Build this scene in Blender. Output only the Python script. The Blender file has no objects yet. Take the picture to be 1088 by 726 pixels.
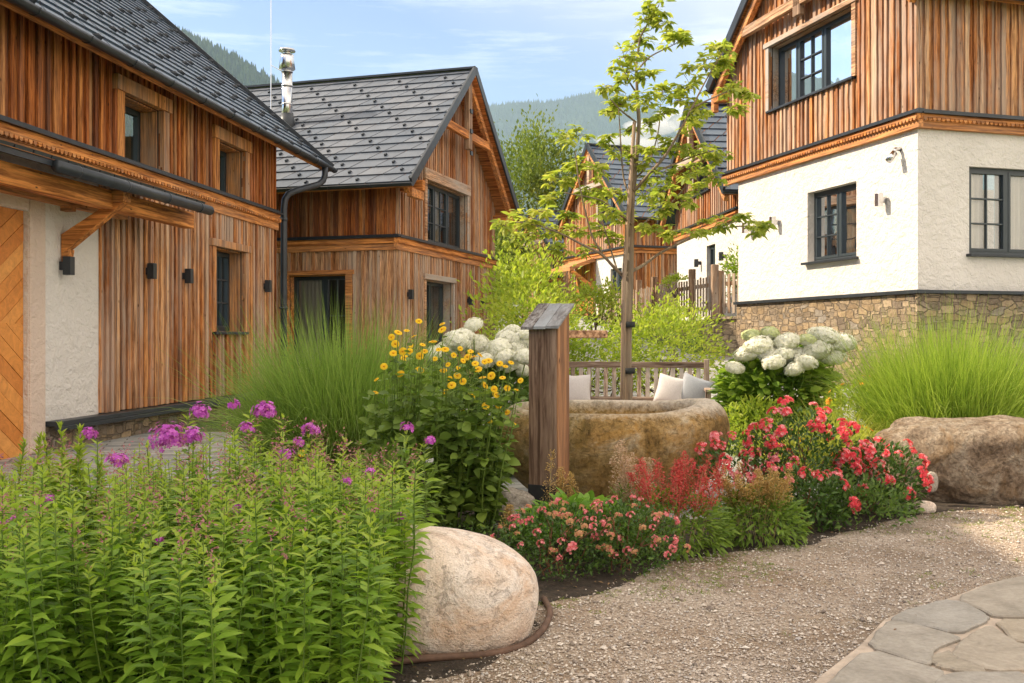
import bpy, math, random
import numpy as np
from math import radians, sin, cos, pi
SC = bpy.context.scene
COL = SC.collection
# ------------------------------------------------------------------ camera
cam = bpy.data.cameras.new('Camera'); CAM = bpy.data.objects.new('Camera', cam); COL.objects.link(CAM)
CAM.location = (0, 0, 1.35); CAM.rotation_euler = (radians(90), 0, 0)
cam.lens = 34.74; cam.sensor_width = 36; cam.shift_y = -5 / 1088
cam.clip_start = .05; cam.clip_end = 40000
SC.camera = CAM
# ------------------------------------------------------------------ light
SUN_EL = radians(38); SUN_DIR = (-.985, .17)        # horizontal direction towards the sun
SUN_POWER = 5.0; SKY = .15; EXPOSURE = 1.05; HAZE = 8e-5
n_ = math.hypot(*SUN_DIR); sx_, sy_ = SUN_DIR[0] / n_, SUN_DIR[1] / n_
world = bpy.data.worlds.new('World'); SC.world = world; world.use_nodes = True
wt = world.node_tree; wt.nodes.clear()
wo = wt.nodes.new('ShaderNodeOutputWorld'); bg = wt.nodes.new('ShaderNodeBackground')
sky = wt.nodes.new('ShaderNodeTexSky'); sky.sky_type = 'NISHITA'; sky.sun_disc = False
sky.sun_elevation = SUN_EL; sky.sun_rotation = math.atan2(sx_, sy_)
sky.air_density = .85; sky.dust_density = .35; sky.ozone_density = 2.0; sky.altitude = 700
bg.inputs[1].default_value = SKY
# thin high clouds, laid out by world direction
geo = wt.nodes.new('ShaderNodeTexCoord'); mp = wt.nodes.new('ShaderNodeMapping')
mp.inputs['Scale'].default_value = (3.0, 3.0, 26.0); mp.inputs['Rotation'].default_value = (0, radians(3), 0)
nz = wt.nodes.new('ShaderNodeTexNoise'); nz.inputs['Scale'].default_value = 1.6; nz.inputs['Detail'].default_value = 7; nz.inputs['Roughness'].default_value = .62
cr = wt.nodes.new('ShaderNodeValToRGB'); cr.color_ramp.elements[0].position = .50; cr.color_ramp.elements[1].position = .70
sep = wt.nodes.new('ShaderNodeSeparateXYZ')
band = wt.nodes.new('ShaderNodeValToRGB'); e = band.color_ramp.elements
e[0].position = .22; e[0].color = (0, 0, 0, 1); e[1].position = .36; e[1].color = (0, 0, 0, 1)
e2 = e.new(.285); e2.color = (1, 1, 1, 1)
mul = wt.nodes.new('ShaderNodeMath'); mul.operation = 'MULTIPLY'
mul2 = wt.nodes.new('ShaderNodeMath'); mul2.operation = 'MULTIPLY'; mul2.inputs[1].default_value = .85
mx = wt.nodes.new('ShaderNodeMix'); mx.data_type = 'RGBA'; mx.inputs[7].default_value = (3.6, 3.8, 4.0, 1)
L = wt.links.new
L(geo.outputs['Generated'], mp.inputs[0]); L(mp.outputs[0], nz.inputs['Vector']); L(nz.outputs[0], cr.inputs[0])
L(geo.outputs['Generated'], sep.inputs[0]); L(sep.outputs[2], band.inputs[0])
L(cr.outputs[0], mul.inputs[0]); L(band.outputs[0], mul.inputs[1]); L(mul.outputs[0], mul2.inputs[0]); L(mul2.outputs[0], mx.inputs[0])
# unseen bright cloud added overhead and right, warm fill for the shaded foreground
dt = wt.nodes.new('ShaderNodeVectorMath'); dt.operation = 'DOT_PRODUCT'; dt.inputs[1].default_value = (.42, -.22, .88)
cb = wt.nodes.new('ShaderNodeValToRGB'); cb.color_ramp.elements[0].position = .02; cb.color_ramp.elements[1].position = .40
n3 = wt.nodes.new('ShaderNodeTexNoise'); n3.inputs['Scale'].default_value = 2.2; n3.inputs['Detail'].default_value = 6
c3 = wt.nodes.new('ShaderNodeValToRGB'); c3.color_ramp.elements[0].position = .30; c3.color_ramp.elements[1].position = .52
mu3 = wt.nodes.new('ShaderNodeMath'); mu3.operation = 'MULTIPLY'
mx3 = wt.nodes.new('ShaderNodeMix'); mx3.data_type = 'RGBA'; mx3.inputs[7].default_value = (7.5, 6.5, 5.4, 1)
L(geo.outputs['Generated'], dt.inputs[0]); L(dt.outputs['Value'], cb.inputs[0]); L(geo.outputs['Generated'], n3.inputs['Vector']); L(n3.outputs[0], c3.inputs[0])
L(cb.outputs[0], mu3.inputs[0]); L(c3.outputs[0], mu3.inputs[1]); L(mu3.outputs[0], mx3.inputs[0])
tn = wt.nodes.new('ShaderNodeMix'); tn.data_type = 'RGBA'; tn.blend_type = 'MULTIPLY'; tn.inputs[0].default_value = 1; zr_ = wt.nodes.new('ShaderNodeValToRGB'); zr_.color_ramp.elements[0].position = 0; zr_.color_ramp.elements[0].color = (.47, .57, .70, 1); zr_.color_ramp.elements[1].position = .36; zr_.color_ramp.elements[1].color = (.24, .37, .56, 1)
L(sep.outputs[2], zr_.inputs[0]); L(zr_.outputs[0], tn.inputs[7])
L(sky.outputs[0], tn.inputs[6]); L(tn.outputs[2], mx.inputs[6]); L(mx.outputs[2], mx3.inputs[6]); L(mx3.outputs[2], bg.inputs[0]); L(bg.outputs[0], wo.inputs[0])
sl = bpy.data.lights.new('sun', 'SUN'); sl.energy = SUN_POWER; sl.angle = radians(.55); sl.color = (1, .84, .62)
so = bpy.data.objects.new('sun', sl); COL.objects.link(so)
from mathutils import Vector, Matrix
sdir = Vector((sx_ * cos(SUN_EL), sy_ * cos(SUN_EL), sin(SUN_EL)))
so.rotation_euler = sdir.to_track_quat('Z', 'Y').to_euler(); so.location = (-30, 10, 40)
SC.view_settings.view_transform = 'Standard'; SC.view_settings.look = 'None'
SC.view_settings.exposure = EXPOSURE; SC.view_settings.gamma = 1; SC.view_settings.use_curve_mapping = False
SC.cycles.max_bounces = 8; SC.cycles.transparent_max_bounces = 12; SC.cycles.volume_bounces = 1
SC.cycles.caustics_reflective = False; SC.cycles.caustics_refractive = False
SC.cycles.sample_clamp_indirect = 8
SC.cycles.use_denoising = True

# ------------------------------------------------------------------ materials
MATS = {}
def new_mat(name):
    m = bpy.data.materials.new(name); m.use_nodes = True; t = m.node_tree; t.nodes.clear()
    o = t.nodes.new('ShaderNodeOutputMaterial'); p = t.nodes.new('ShaderNodeBsdfPrincipled')
    t.links.new(p.outputs[0], o.inputs[0]); MATS[name] = m
    return m, t, p, o
def nd(t, ty, **k):
    n = t.nodes.new('ShaderNode' + ty)
    for a, b in k.items():
        if a in n.bl_rna.properties: setattr(n, a, b)
        else: n.inputs[a].default_value = b
    return n
def ramp(t, stops, fac=None, interp='LINEAR'):
    r = t.nodes.new('ShaderNodeValToRGB'); r.color_ramp.interpolation = interp; el = r.color_ramp.elements
    while len(el) < len(stops): el.new(.5)
    for i, (p, c) in enumerate(stops):
        el[i].position = p; el[i].color = (*c, 1) if len(c) == 3 else c
    if fac is not None: t.links.new(fac, r.inputs[0])
    return r.outputs[0]
def coords(t, scale=(1, 1, 1), rot=(0, 0, 0), kind='Object'):
    c = t.nodes.new('ShaderNodeTexCoord'); m = t.nodes.new('ShaderNodeMapping')
    m.inputs['Scale'].default_value = scale; m.inputs['Rotation'].default_value = rot
    t.links.new(c.outputs[kind], m.inputs[0]); return m.outputs[0]
def noise(t, vec, scale, detail=4, rough=.55, dist=0.0):
    n = nd(t, 'TexNoise'); n.inputs['Scale'].default_value = scale; n.inputs['Detail'].default_value = detail
    n.inputs['Roughness'].default_value = rough; n.inputs['Distortion'].default_value = dist
    t.links.new(vec, n.inputs['Vector']); return n.outputs[0]
def mix(t, a, b, f, mode='MIX'):
    m = t.nodes.new('ShaderNodeMix'); m.data_type = 'RGBA'; m.blend_type = mode
    for s, v in ((6, a), (7, b), (0, f)):
        if hasattr(v, 'is_linked') or hasattr(v, 'links'): t.links.new(v, m.inputs[s])
        else: m.inputs[s].default_value = (*v, 1) if isinstance(v, tuple) and len(v) == 3 else v
    return m.outputs[2]
def mth(t, op, a, b=None, c=None):
    m = t.nodes.new('ShaderNodeMath'); m.operation = op
    for i, v in enumerate((a, b, c)):
        if v is None: continue
        if hasattr(v, 'links'): t.links.new(v, m.inputs[i])
        else: m.inputs[i].default_value = v
    return m.outputs[0]
def bump(t, p, h, strength=.5, dist=.01):
    b = t.nodes.new('ShaderNodeBump'); b.inputs['Strength'].default_value = strength; b.inputs['Distance'].default_value = dist
    t.links.new(h, b.inputs['Height']); t.links.new(b.outputs[0], p.inputs['Normal'])
def island(t):
    return t.nodes.new('ShaderNodeNewGeometry').outputs['Random Per Island']

def wood(name, cols, axis='z', grain=1.0, rough=.75, weather=.35, grey=(.30, .25, .21)):
    """Boards: one tone per board, streaky grain along the board, grey weathered patches, dark knots."""
    m, t, p, o = new_mat(name)
    isl = island(t)
    st = {'z': (1, 1, .06), 'x': (.06, 1, 1), 'y': (1, .06, 1)}[axis]
    v = coords(t, st)
    va = nd(t, 'VectorMath', operation='ADD'); t.links.new(v, va.inputs[0])
    cm = nd(t, 'CombineXYZ'); k = mth(t, 'MULTIPLY', isl, 37.0)
    for i in range(3): t.links.new(k, cm.inputs[i])
    t.links.new(cm.outputs[0], va.inputs[1]); v = va.outputs[0]
    base = ramp(t, [(i / (len(cols) - 1) * .98, c) for i, c in enumerate(cols)], isl)
    g1 = noise(t, v, 55 * grain, 5, .65, .4); g2 = noise(t, v, 11 * grain, 4, .6, 1.2)
    c = mix(t, base, ramp(t, [(.32, (.24, .15, .11)), (.58, (1.1, 1.04, 1))], g1), .9, 'MULTIPLY')
    c = mix(t, c, ramp(t, [(.32, (.42, .34, .3)), (.6, (1.12, 1.06, 1))], g2), .8, 'MULTIPLY')
    v4 = coords(t, {'z': (1, 1, .03), 'x': (.03, 1, 1), 'y': (1, .03, 1)}[axis]); g4 = noise(t, v4, 26 * grain, 3, .6, .3)
    c = mix(t, c, ramp(t, [(.38, (.32, .22, .16)), (.50, (1.05, 1.04, 1.03))], g4), .6, 'MULTIPLY')
    v3 = coords(t, {'z': (1, 1, .3), 'x': (.3, 1, 1), 'y': (1, .3, 1)}[axis])
    w = noise(t, v3, 1.7, 5, .7)
    wi = mth(t, 'ADD', w, mth(t, 'MULTIPLY', mth(t, 'FRACT', mth(t, 'MULTIPLY', isl, 13.7)), .3))
    wf = ramp(t, [(.56, (0, 0, 0)), (.8, (weather * 2, weather * 2, weather * 2))], wi)
    c = mix(t, c, grey, wf)
    kn = nd(t, 'TexVoronoi'); kn.inputs['Scale'].default_value = 5.5; vk = coords(t, {'z': (1.3, 1.3, .5), 'x': (.5, 1.3, 1.3), 'y': (1.3, .5, 1.3)}[axis])
    t.links.new(vk, kn.inputs['Vector'])
    c = mix(t, (.06, .028, .014), c, ramp(t, [(.03, (0, 0, 0)), (.085, (1, 1, 1))], kn.outputs['Distance']))
    t.links.new(c, p.inputs['Base Color']); p.inputs['Roughness'].default_value = rough
    p.inputs['Specular IOR Level'].default_value = .25
    bump(t, p, g1, .5, .006)
    return m
def plain(name, col, rough=.6, metal=0, var=.12, scale=8, bmp=.15, bd=.004, spec=.4):
    m, t, p, o = new_mat(name)
    v = coords(t); n = noise(t, v, scale, 5, .6)
    c = mix(t, tuple(x * (1 - var * 1.5) for x in col), tuple(min(1, x * (1 + var)) for x in col), ramp(t, [(.3, (0, 0, 0)), (.7, (1, 1, 1))], n))
    t.links.new(c, p.inputs['Base Color']); p.inputs['Roughness'].default_value = rough; p.inputs['Metallic'].default_value = metal
    p.inputs['Specular IOR Level'].default_value = spec
    if bmp: bump(t, p, noise(t, v, scale * 5, 4), bmp, bd)
    return m
def leafmat(name, cols, trans=.45, rough=.5, bright=1.25, hue_noise=.6):
    m, t, p, o = new_mat(name)
    isl = island(t); n = noise(t, coords(t), 1.3, 2)
    f = mth(t, 'ADD', mth(t, 'MULTIPLY', isl, 1 - hue_noise * .5), mth(t, 'MULTIPLY', mth(t, 'SUBTRACT', n, .3), hue_noise))
    c = ramp(t, [(i / max(1, len(cols) - 1), k) for i, k in enumerate(cols)], f)
    t.links.new(c, p.inputs['Base Color']); p.inputs['Roughness'].default_value = rough; p.inputs['Specular IOR Level'].default_value = .3
    tr = t.nodes.new('ShaderNodeBsdfTranslucent')
    t.links.new(mix(t, c, (bright * .92, bright * .95, bright * .62), 1.0, 'MULTIPLY'), tr.inputs[0])
    ms = t.nodes.new('ShaderNodeMixShader'); ms.inputs[0].default_value = trans
    t.links.new(p.outputs[0], ms.inputs[1]); t.links.new(tr.outputs[0], ms.inputs[2]); t.links.new(ms.outputs[0], o.inputs[0])
    return m
def glass(name, tint=(.93, .95, .94), refl=.18):
    m, t, p, o = new_mat(name); t.nodes.remove(p)
    tr = t.nodes.new('ShaderNodeBsdfTransparent'); tr.inputs[0].default_value = (*tint, 1)
    gl = t.nodes.new('ShaderNodeBsdfGlossy'); gl.inputs['Roughness'].default_value = .015; gl.inputs[0].default_value = (.95, .97, 1, 1)
    fr = t.nodes.new('ShaderNodeFresnel'); fr.inputs[0].default_value = 1.6
    f = mth(t, 'ADD', fr.outputs[0], refl * .5)
    nn = noise(t, coords(t), 1.4, 2); b = t.nodes.new('ShaderNodeBump'); b.inputs['Strength'].default_value = .05; b.inputs['Distance'].default_value = .05
    t.links.new(nn, b.inputs['Height']); t.links.new(b.outputs[0], gl.inputs['Normal'])
    ms = t.nodes.new('ShaderNodeMixShader'); t.links.new(f, ms.inputs[0]); t.links.new(tr.outputs[0], ms.inputs[1]); t.links.new(gl.outputs[0], ms.inputs[2])
    t.links.new(ms.outputs[0], o.inputs[0]); return m
WARM = [(.16, .045, .012), (.60, .22, .055), (.34, .11, .028), (.64, .29, .085), (.48, .17, .04), (.20, .065, .02), (.58, .33, .15), (.50, .19, .05)]
MIXD = [(0.266, 0.1, 0.033), (0.722, 0.351, 0.126), (0.456, 0.176, 0.052), (0.741, 0.468, 0.245), (0.589, 0.251, 0.074), (0.342, 0.159, 0.074), (0.722, 0.376, 0.148), (0.57, 0.385, 0.245)]
GREYD = [(0.38, 0.205, 0.101), (0.684, 0.427, 0.241), (0.494, 0.299, 0.164), (0.722, 0.513, 0.335), (0.646, 0.333, 0.14), (0.418, 0.248, 0.14), (0.703, 0.41, 0.21), (0.589, 0.427, 0.296)]
wood('wood_warm', WARM, weather=.06)
wood('wood_mixed', MIXD, weather=.28, grey=(.50, .42, .35))
wood('wood_weathered', GREYD, weather=.3, grey=(.54, .46, .39))
wood('timber_x', [(.68, .27, .07), (.76, .36, .11), (.70, .31, .09)], 'x', .6, weather=.12)
wood('timber_y', [(.68, .27, .07), (.76, .36, .11), (.70, .31, .09)], 'y', .6, weather=.12)
wood('timber_grey_x', [(.60, .40, .25), (.66, .47, .32)], 'x', .7, weather=.5, grey=(.42, .38, .34))
wood('timber_grey_y', [(.60, .40, .25), (.66, .47, .32)], 'y', .7, weather=.5, grey=(.42, .38, .34))
wood('timber_z', [(.64, .29, .09), (.72, .38, .15)], 'z', .7, weather=.3)
wood('timber_grey_z', [(.40, .30, .22), (.46, .36, .27)], 'z', .7, weather=.5, grey=(.42, .38, .34))
wood('soffit_wood', [(.58, .21, .055), (.68, .28, .08), (.5, .17, .045)], 'x', .7, weather=.05)
wood('post_wood', [(.24, .18, .14), (.29, .225, .18)], 'z', .8, weather=.5, grey=(.30, .255, .225))
wood('post_wood_lit', [(.40, .20, .09), (.44, .23, .10)], 'z', .8, weather=.15, grey=(.3, .2, .14))  # brighter orange copy of the post wood, paints its lit right side
wood('grey_shingle', [(.20, .215, .235), (.27, .285, .30), (.23, .24, .26)], 'y', .8, weather=.5, grey=(.3, .32, .34))
wood('bench_wood', [(.42, .36, .31), (.50, .43, .37), (.46, .39, .33)], 'z', .8, weather=.4, grey=(.46, .43, .4))
wood('bench_wood_x', [(.42, .36, .31), (.50, .43, .37)], 'x', .8, weather=.4, grey=(.46, .43, .4))
wood('fence_wood', [(.36, .27, .19), (.45, .34, .24), (.4, .3, .2)], 'z', .8, weather=.4, grey=(.40, .35, .3))
wood('bark_young', [(.22, .15, .09), (.27, .19, .12)], 'z', .9, weather=.25, grey=(.27, .24, .19))
wood('bark_dark', [(.10, .07, .05), (.13, .1, .07)], 'z', .6, weather=.2)
wood('stake_wood', [(.40, .27, .15), (.44, .3, .17)], 'z', .7, weather=.3)
wood('door_wood', [(.72, .27, .05), (.60, .20, .035), (.78, .34, .08), (.66, .24, .045)], 'z', .5, weather=.03)
plain('dark_metal', (.035, .042, .052), .42, .3, .2, 3, .04, spec=.5)
plain('window_frame', (.032, .045, .055), .4, 0, .1, 4, 0, spec=.5)
plain('steel', (.62, .63, .65), .2, 1, .08, 3, .03)
plain('curtain', (.86, .80, .68), .9, 0, .05, 3, .1)
plain('curtain_dark', (.34, .30, .24), .9, 0, .15, 3, .1)
plain('interior', (.05, .045, .04), .9, 0, .1, 1, 0)
plain('cushion_pale', (.62, .58, .58), .95, 0, .06, 60, .3)
plain('cushion_grey', (.36, .38, .42), .95, 0, .06, 60, .3)
plain('black_rubber', (.02, .022, .024), .7, 0, .1, 30, .1)
plain('rust_edging', (.13, .075, .05), .75, .1, .3, 20, .3)
plain('soil', (.055, .040, .028), .95, 0, .4, 14, .8, .03)
glass('glass'); 
def plaster(name, col, s=.9):
    m, t, p, o = new_mat(name); v = coords(t)
    n1 = noise(t, v, 7, 4, .6, .5); n2 = noise(t, v, 26, 4, .65); n3 = noise(t, v, .8, 4)
    p.inputs['Roughness'].default_value = .9; p.inputs['Specular IOR Level'].default_value = .2
    t.links.new(mix(t, tuple(x * .9 for x in col), col, ramp(t, [(.3, (0, 0, 0)), (.6, (1, 1, 1))], n3)), p.inputs['Base Color'])
    h = mth(t, 'ADD', ramp(t, [(.35, (0, 0, 0)), (.7, (1, 1, 1))], n1), mth(t, 'MULTIPLY', n2, .9))
    bump(t, p, h, s, .022); return m
plaster('plaster', (.74, .70, .66)); plaster('plaster_trim', (.70, .56, .47), .8)
def masonry(name, sc=(4.2, 4.2, 8.5), cols=None):
    cols = cols or [(.26, .19, .12), (.40, .30, .19), (.20, .16, .125), (.46, .36, .25), (.33, .25, .17), (.30, .27, .24)]
    m, t, p, o = new_mat(name); v0 = coords(t)
    wn = nd(t, 'TexNoise'); wn.inputs['Scale'].default_value = 2.2; wn.inputs['Detail'].default_value = 3; t.links.new(v0, wn.inputs['Vector'])
    sub = nd(t, 'VectorMath', operation='MULTIPLY_ADD'); t.links.new(wn.outputs['Color'], sub.inputs[0]); sub.inputs[1].default_value = (.12, .12, .09); t.links.new(v0, sub.inputs[2])
    mpn = t.nodes.new('ShaderNodeMapping'); mpn.inputs['Scale'].default_value = sc; t.links.new(sub.outputs[0], mpn.inputs[0])
    vo = nd(t, 'TexVoronoi', feature='F1', distance='CHEBYCHEV'); ve = nd(t, 'TexVoronoi', feature='F2', distance='CHEBYCHEV')
    for q in (vo, ve): t.links.new(mpn.outputs[0], q.inputs['Vector']); q.inputs['Scale'].default_value = 1; q.inputs['Randomness'].default_value = .8
    dif = mth(t, 'SUBTRACT', ve.outputs['Distance'], vo.outputs['Distance'])
    s = nd(t, 'SeparateColor'); t.links.new(vo.outputs['Color'], s.inputs[0])
    c = ramp(t, [(i / (len(cols) - 1), k) for i, k in enumerate(cols)], s.outputs[0])
    nn = noise(t, v0, 9, 6, .7); c = mix(t, c, ramp(t, [(.3, (.5, .47, .43)), (.65, (1.1, 1.08, 1.05))], nn), .8, 'MULTIPLY')
    edge = ramp(t, [(.02, (0, 0, 0)), (.10, (1, 1, 1))], dif)
    c = mix(t, (.24, .19, .14), c, edge)
    t.links.new(c, p.inputs['Base Color']); p.inputs['Roughness'].default_value = .9; p.inputs['Specular IOR Level'].default_value = .25
    bump(t, p, mth(t, 'ADD', edge, mth(t, 'MULTIPLY', nn, .9)), 1, .05); return m
masonry('masonry'); masonry('masonry_small', (4, 4, 8.5), [(.34, .27, .19), (.46, .37, .26), (.30, .24, .18), (.50, .42, .31), (.38, .3, .22)])
def tilemat(name, a, b):
    m, t, p, o = new_mat(name); isl = island(t); c = ramp(t, [(0, a), (1, b)], isl)
    n = noise(t, coords(t), 3.5, 5, .7); c = mix(t, c, ramp(t, [(.3, (.7, .7, .72)), (.7, (1.25, 1.22, 1.18))], n), .8, 'MULTIPLY')
    t.links.new(c, p.inputs['Base Color']); p.inputs['Roughness'].default_value = .46
    p.inputs['Specular IOR Level'].default_value = .6; bump(t, p, noise(t, coords(t), 60, 3), .15, .003); return m
tilemat('roof_tile', (.035, .06, .10), (.065, .10, .15)); tilemat('roof_tile_sunlit', (.06, .08, .115), (.11, .125, .155))  # one tile: shaded bluish colours in the first, sunlit paler colours in the second
def rock(name, cols, sc=3.0, patch=None, b=.7, bd=.03, moss=None, g=.75):
    m, t, p, o = new_mat(name); v = coords(t)
    n1 = noise(t, v, sc, 7, .62, .6); n2 = noise(t, v, sc * 9, 6, .7); n3 = noise(t, v, sc * 45, 3, .6)
    c = ramp(t, [(.30 + i * .4 / (len(cols) - 1), k) for i, k in enumerate(cols)], n1)
    c = mix(t, c, ramp(t, [(.34, (.42, .38, .33)), (.58, (1.12, 1.1, 1.07))], n2), g, 'MULTIPLY')
    c = mix(t, c, ramp(t, [(.36, (.62, .6, .57)), (.6, (1.05, 1.05, 1.05))], n3), .5, 'MULTIPLY')
    if patch: c = mix(t, c, patch, ramp(t, [(.5, (0, 0, 0)), (.68, (.85, .85, .85))], noise(t, v, sc * .9, 6, .7, 1)))
    if moss:
        gz = t.nodes.new('ShaderNodeSeparateXYZ'); t.links.new(coords(t), gz.inputs[0]); wz = mth(t, 'ADD', gz.outputs[2], mth(t, 'MULTIPLY', mth(t, 'SUBTRACT', n2, .5), .16))
        c = mix(t, c, (.56, .50, .42), ramp(t, [(.70, (0, 0, 0)), (.80, (.8, .8, .8))], wz))
        g = t.nodes.new('ShaderNodeSeparateXYZ'); t.links.new(coords(t), g.inputs[0])
        f = mth(t, 'MULTIPLY', ramp(t, [(0, (1, 1, 1)), (1, (0, 0, 0))], mth(t, 'ADD', mth(t, 'MULTIPLY', g.outputs[0], .7), .9)), ramp(t, [(.35, (0, 0, 0)), (.6, (1, 1, 1))], noise(t, v, 4, 6, .7)))
        c = mix(t, c, moss, f)
    t.links.new(c, p.inputs['Base Color']); p.inputs['Roughness'].default_value = .88; p.inputs['Specular IOR Level'].default_value = .25
    pit = ramp(t, [(.36, (0, 0, 0)), (.46, (1, 1, 1))], noise(t, v, sc * 6, 5, .75, .8)); bump(t, p, mth(t, 'ADD', mth(t, 'ADD', n1, mth(t, 'MULTIPLY', n2, .45)), mth(t, 'ADD', mth(t, 'MULTIPLY', n3, .2), mth(t, 'MULTIPLY', pit, .25))), b, bd); return m
rock('boulder_pale', [(.62, .45, .35), (.80, .66, .55), (.86, .76, .68), (.82, .75, .69)], 2.6, (.62, .38, .22), .8, .05, g=.18)
rock('boulder_brown', [(.18, .125, .08), (.36, .275, .20), (.50, .42, .33), (.30, .21, .13)], 3.6, (.24, .145, .065), 1, .09)
rock('trough_stone', [(.10, .06, .02), (.32, .20, .07), (.44, .31, .15), (.54, .46, .34)], 3.0, (.36, .19, .04), .9, .035, (.13, .13, .035))
rock('small_rock', [(.26, .24, .22), (.42, .38, .33), (.5, .45, .4)], 6, None, .7, .02)
# leaves and flowers
leafmat('phlox_leaf', [(0.106, 0.196, 0.02), (0.197, 0.332, 0.035), (0.289, 0.436, 0.048), (0.392, 0.529, 0.066)], .42)
leafmat('phlox_tip', [(0.319, 0.44, 0.058), (0.445, 0.542, 0.078)], .5)
leafmat('goldenrod_leaf', [(0.257, 0.38, 0.05), (0.387, 0.477, 0.066), (0.506, 0.526, 0.08)], .5)
leafmat('helio_leaf', [(0.091, 0.154, 0.028), (0.181, 0.268, 0.048), (0.299, 0.409, 0.072)], .4)
leafmat('grass_green', [(0.119, 0.204, 0.04), (0.215, 0.33, 0.066), (0.292, 0.408, 0.09), (0.446, 0.527, 0.203)], .45)
leafmat('grass_bright', [(0.14, 0.232, 0.034), (0.252, 0.361, 0.051), (0.341, 0.446, 0.074), (0.475, 0.532, 0.138)], .5)
leafmat('grass_yellow', [(0.245, 0.306, 0.047), (0.385, 0.42, 0.073), (0.504, 0.48, 0.117)], .5)
leafmat('hydrangea_leaf', [(0.129, 0.238, 0.033), (0.24, 0.369, 0.049), (0.38, 0.499, 0.069)], .45)
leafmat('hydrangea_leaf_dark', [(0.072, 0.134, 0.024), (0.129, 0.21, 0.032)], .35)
leafmat('rose_leaf', [(0.038, 0.076, 0.017), (0.074, 0.143, 0.028), (0.122, 0.21, 0.039)], .3, .35)
leafmat('astilbe_leaf', [(0.09, 0.165, 0.027), (0.178, 0.275, 0.042), (0.279, 0.396, 0.066)], .4)
leafmat('hosta_leaf', [(0.136, 0.267, 0.038), (0.209, 0.38, 0.054), (0.281, 0.457, 0.073)], .4)
leafmat('tree_leaf', [(0.183, 0.263, 0.047), (0.317, 0.389, 0.067), (0.435, 0.466, 0.088), (0.507, 0.484, 0.111)], .55, bright=1.35)
leafmat('shrub_leaf', [(0.2, 0.297, 0.035), (0.338, 0.428, 0.052), (0.493, 0.522, 0.078)], .5)
leafmat('far_leaf', [(0.093, 0.141, 0.028), (0.168, 0.23, 0.043), (0.258, 0.301, 0.062)], .4)
leafmat('climber_leaf', [(0.2, 0.315, 0.036), (0.339, 0.463, 0.055)], .5)
leafmat('ground_leaf', [(0.053, 0.104, 0.023), (0.114, 0.19, 0.039), (0.176, 0.267, 0.053)], .35)
def petal(name, cols, trans=.35): return leafmat(name, cols, trans, .6, 1.1, .2)
petal('phlox_petal', [(.42, .06, .46), (.60, .12, .60), (.70, .24, .66)])
petal('phlox_faded', [(.36, .11, .15), (.50, .19, .26), (.42, .24, .16)])
petal('helio_petal', [(.86, .54, .01), (.90, .62, .02), (.92, .70, .05)])
petal('helio_centre', [(.70, .34, .01), (.80, .46, .02)])
petal('hydrangea_petal', [(.84, .83, .72), (.88, .87, .81), (.90, .89, .84)], .25)
petal('hydrangea_lime', [(.60, .66, .32), (.72, .75, .48)], .25)
petal('rose_red', [(.74, .04, .07), (.84, .12, .15), (.86, .24, .25)])
petal('rose_rim', [(.84, .32, .36), (.88, .52, .52)])
petal('rose_pink', [(.72, .12, .17), (.78, .22, .26), (.80, .34, .34)])
petal('rose_faded', [(.62, .38, .16), (.60, .30, .2), (.66, .5, .2)])
petal('astilbe_red', [(.48, .05, .06), (.62, .10, .09), (.66, .16, .13)])
petal('astilbe_tan', [(.42, .26, .08), (.52, .34, .12), (.58, .42, .18)])
petal('astilbe_pale', [(.60, .42, .30), (.68, .50, .38)])
petal('orange_petal', [(.80, .28, .02), (.85, .36, .04)])
petal('stem_green', [(.10, .18, .03), (.20, .28, .05)], .2)
petal('stem_tan', [(.34, .26, .12), (.42, .34, .16)], .2)
petal('stem_red', [(.16, .07, .04), (.26, .12, .07)], .2)

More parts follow.
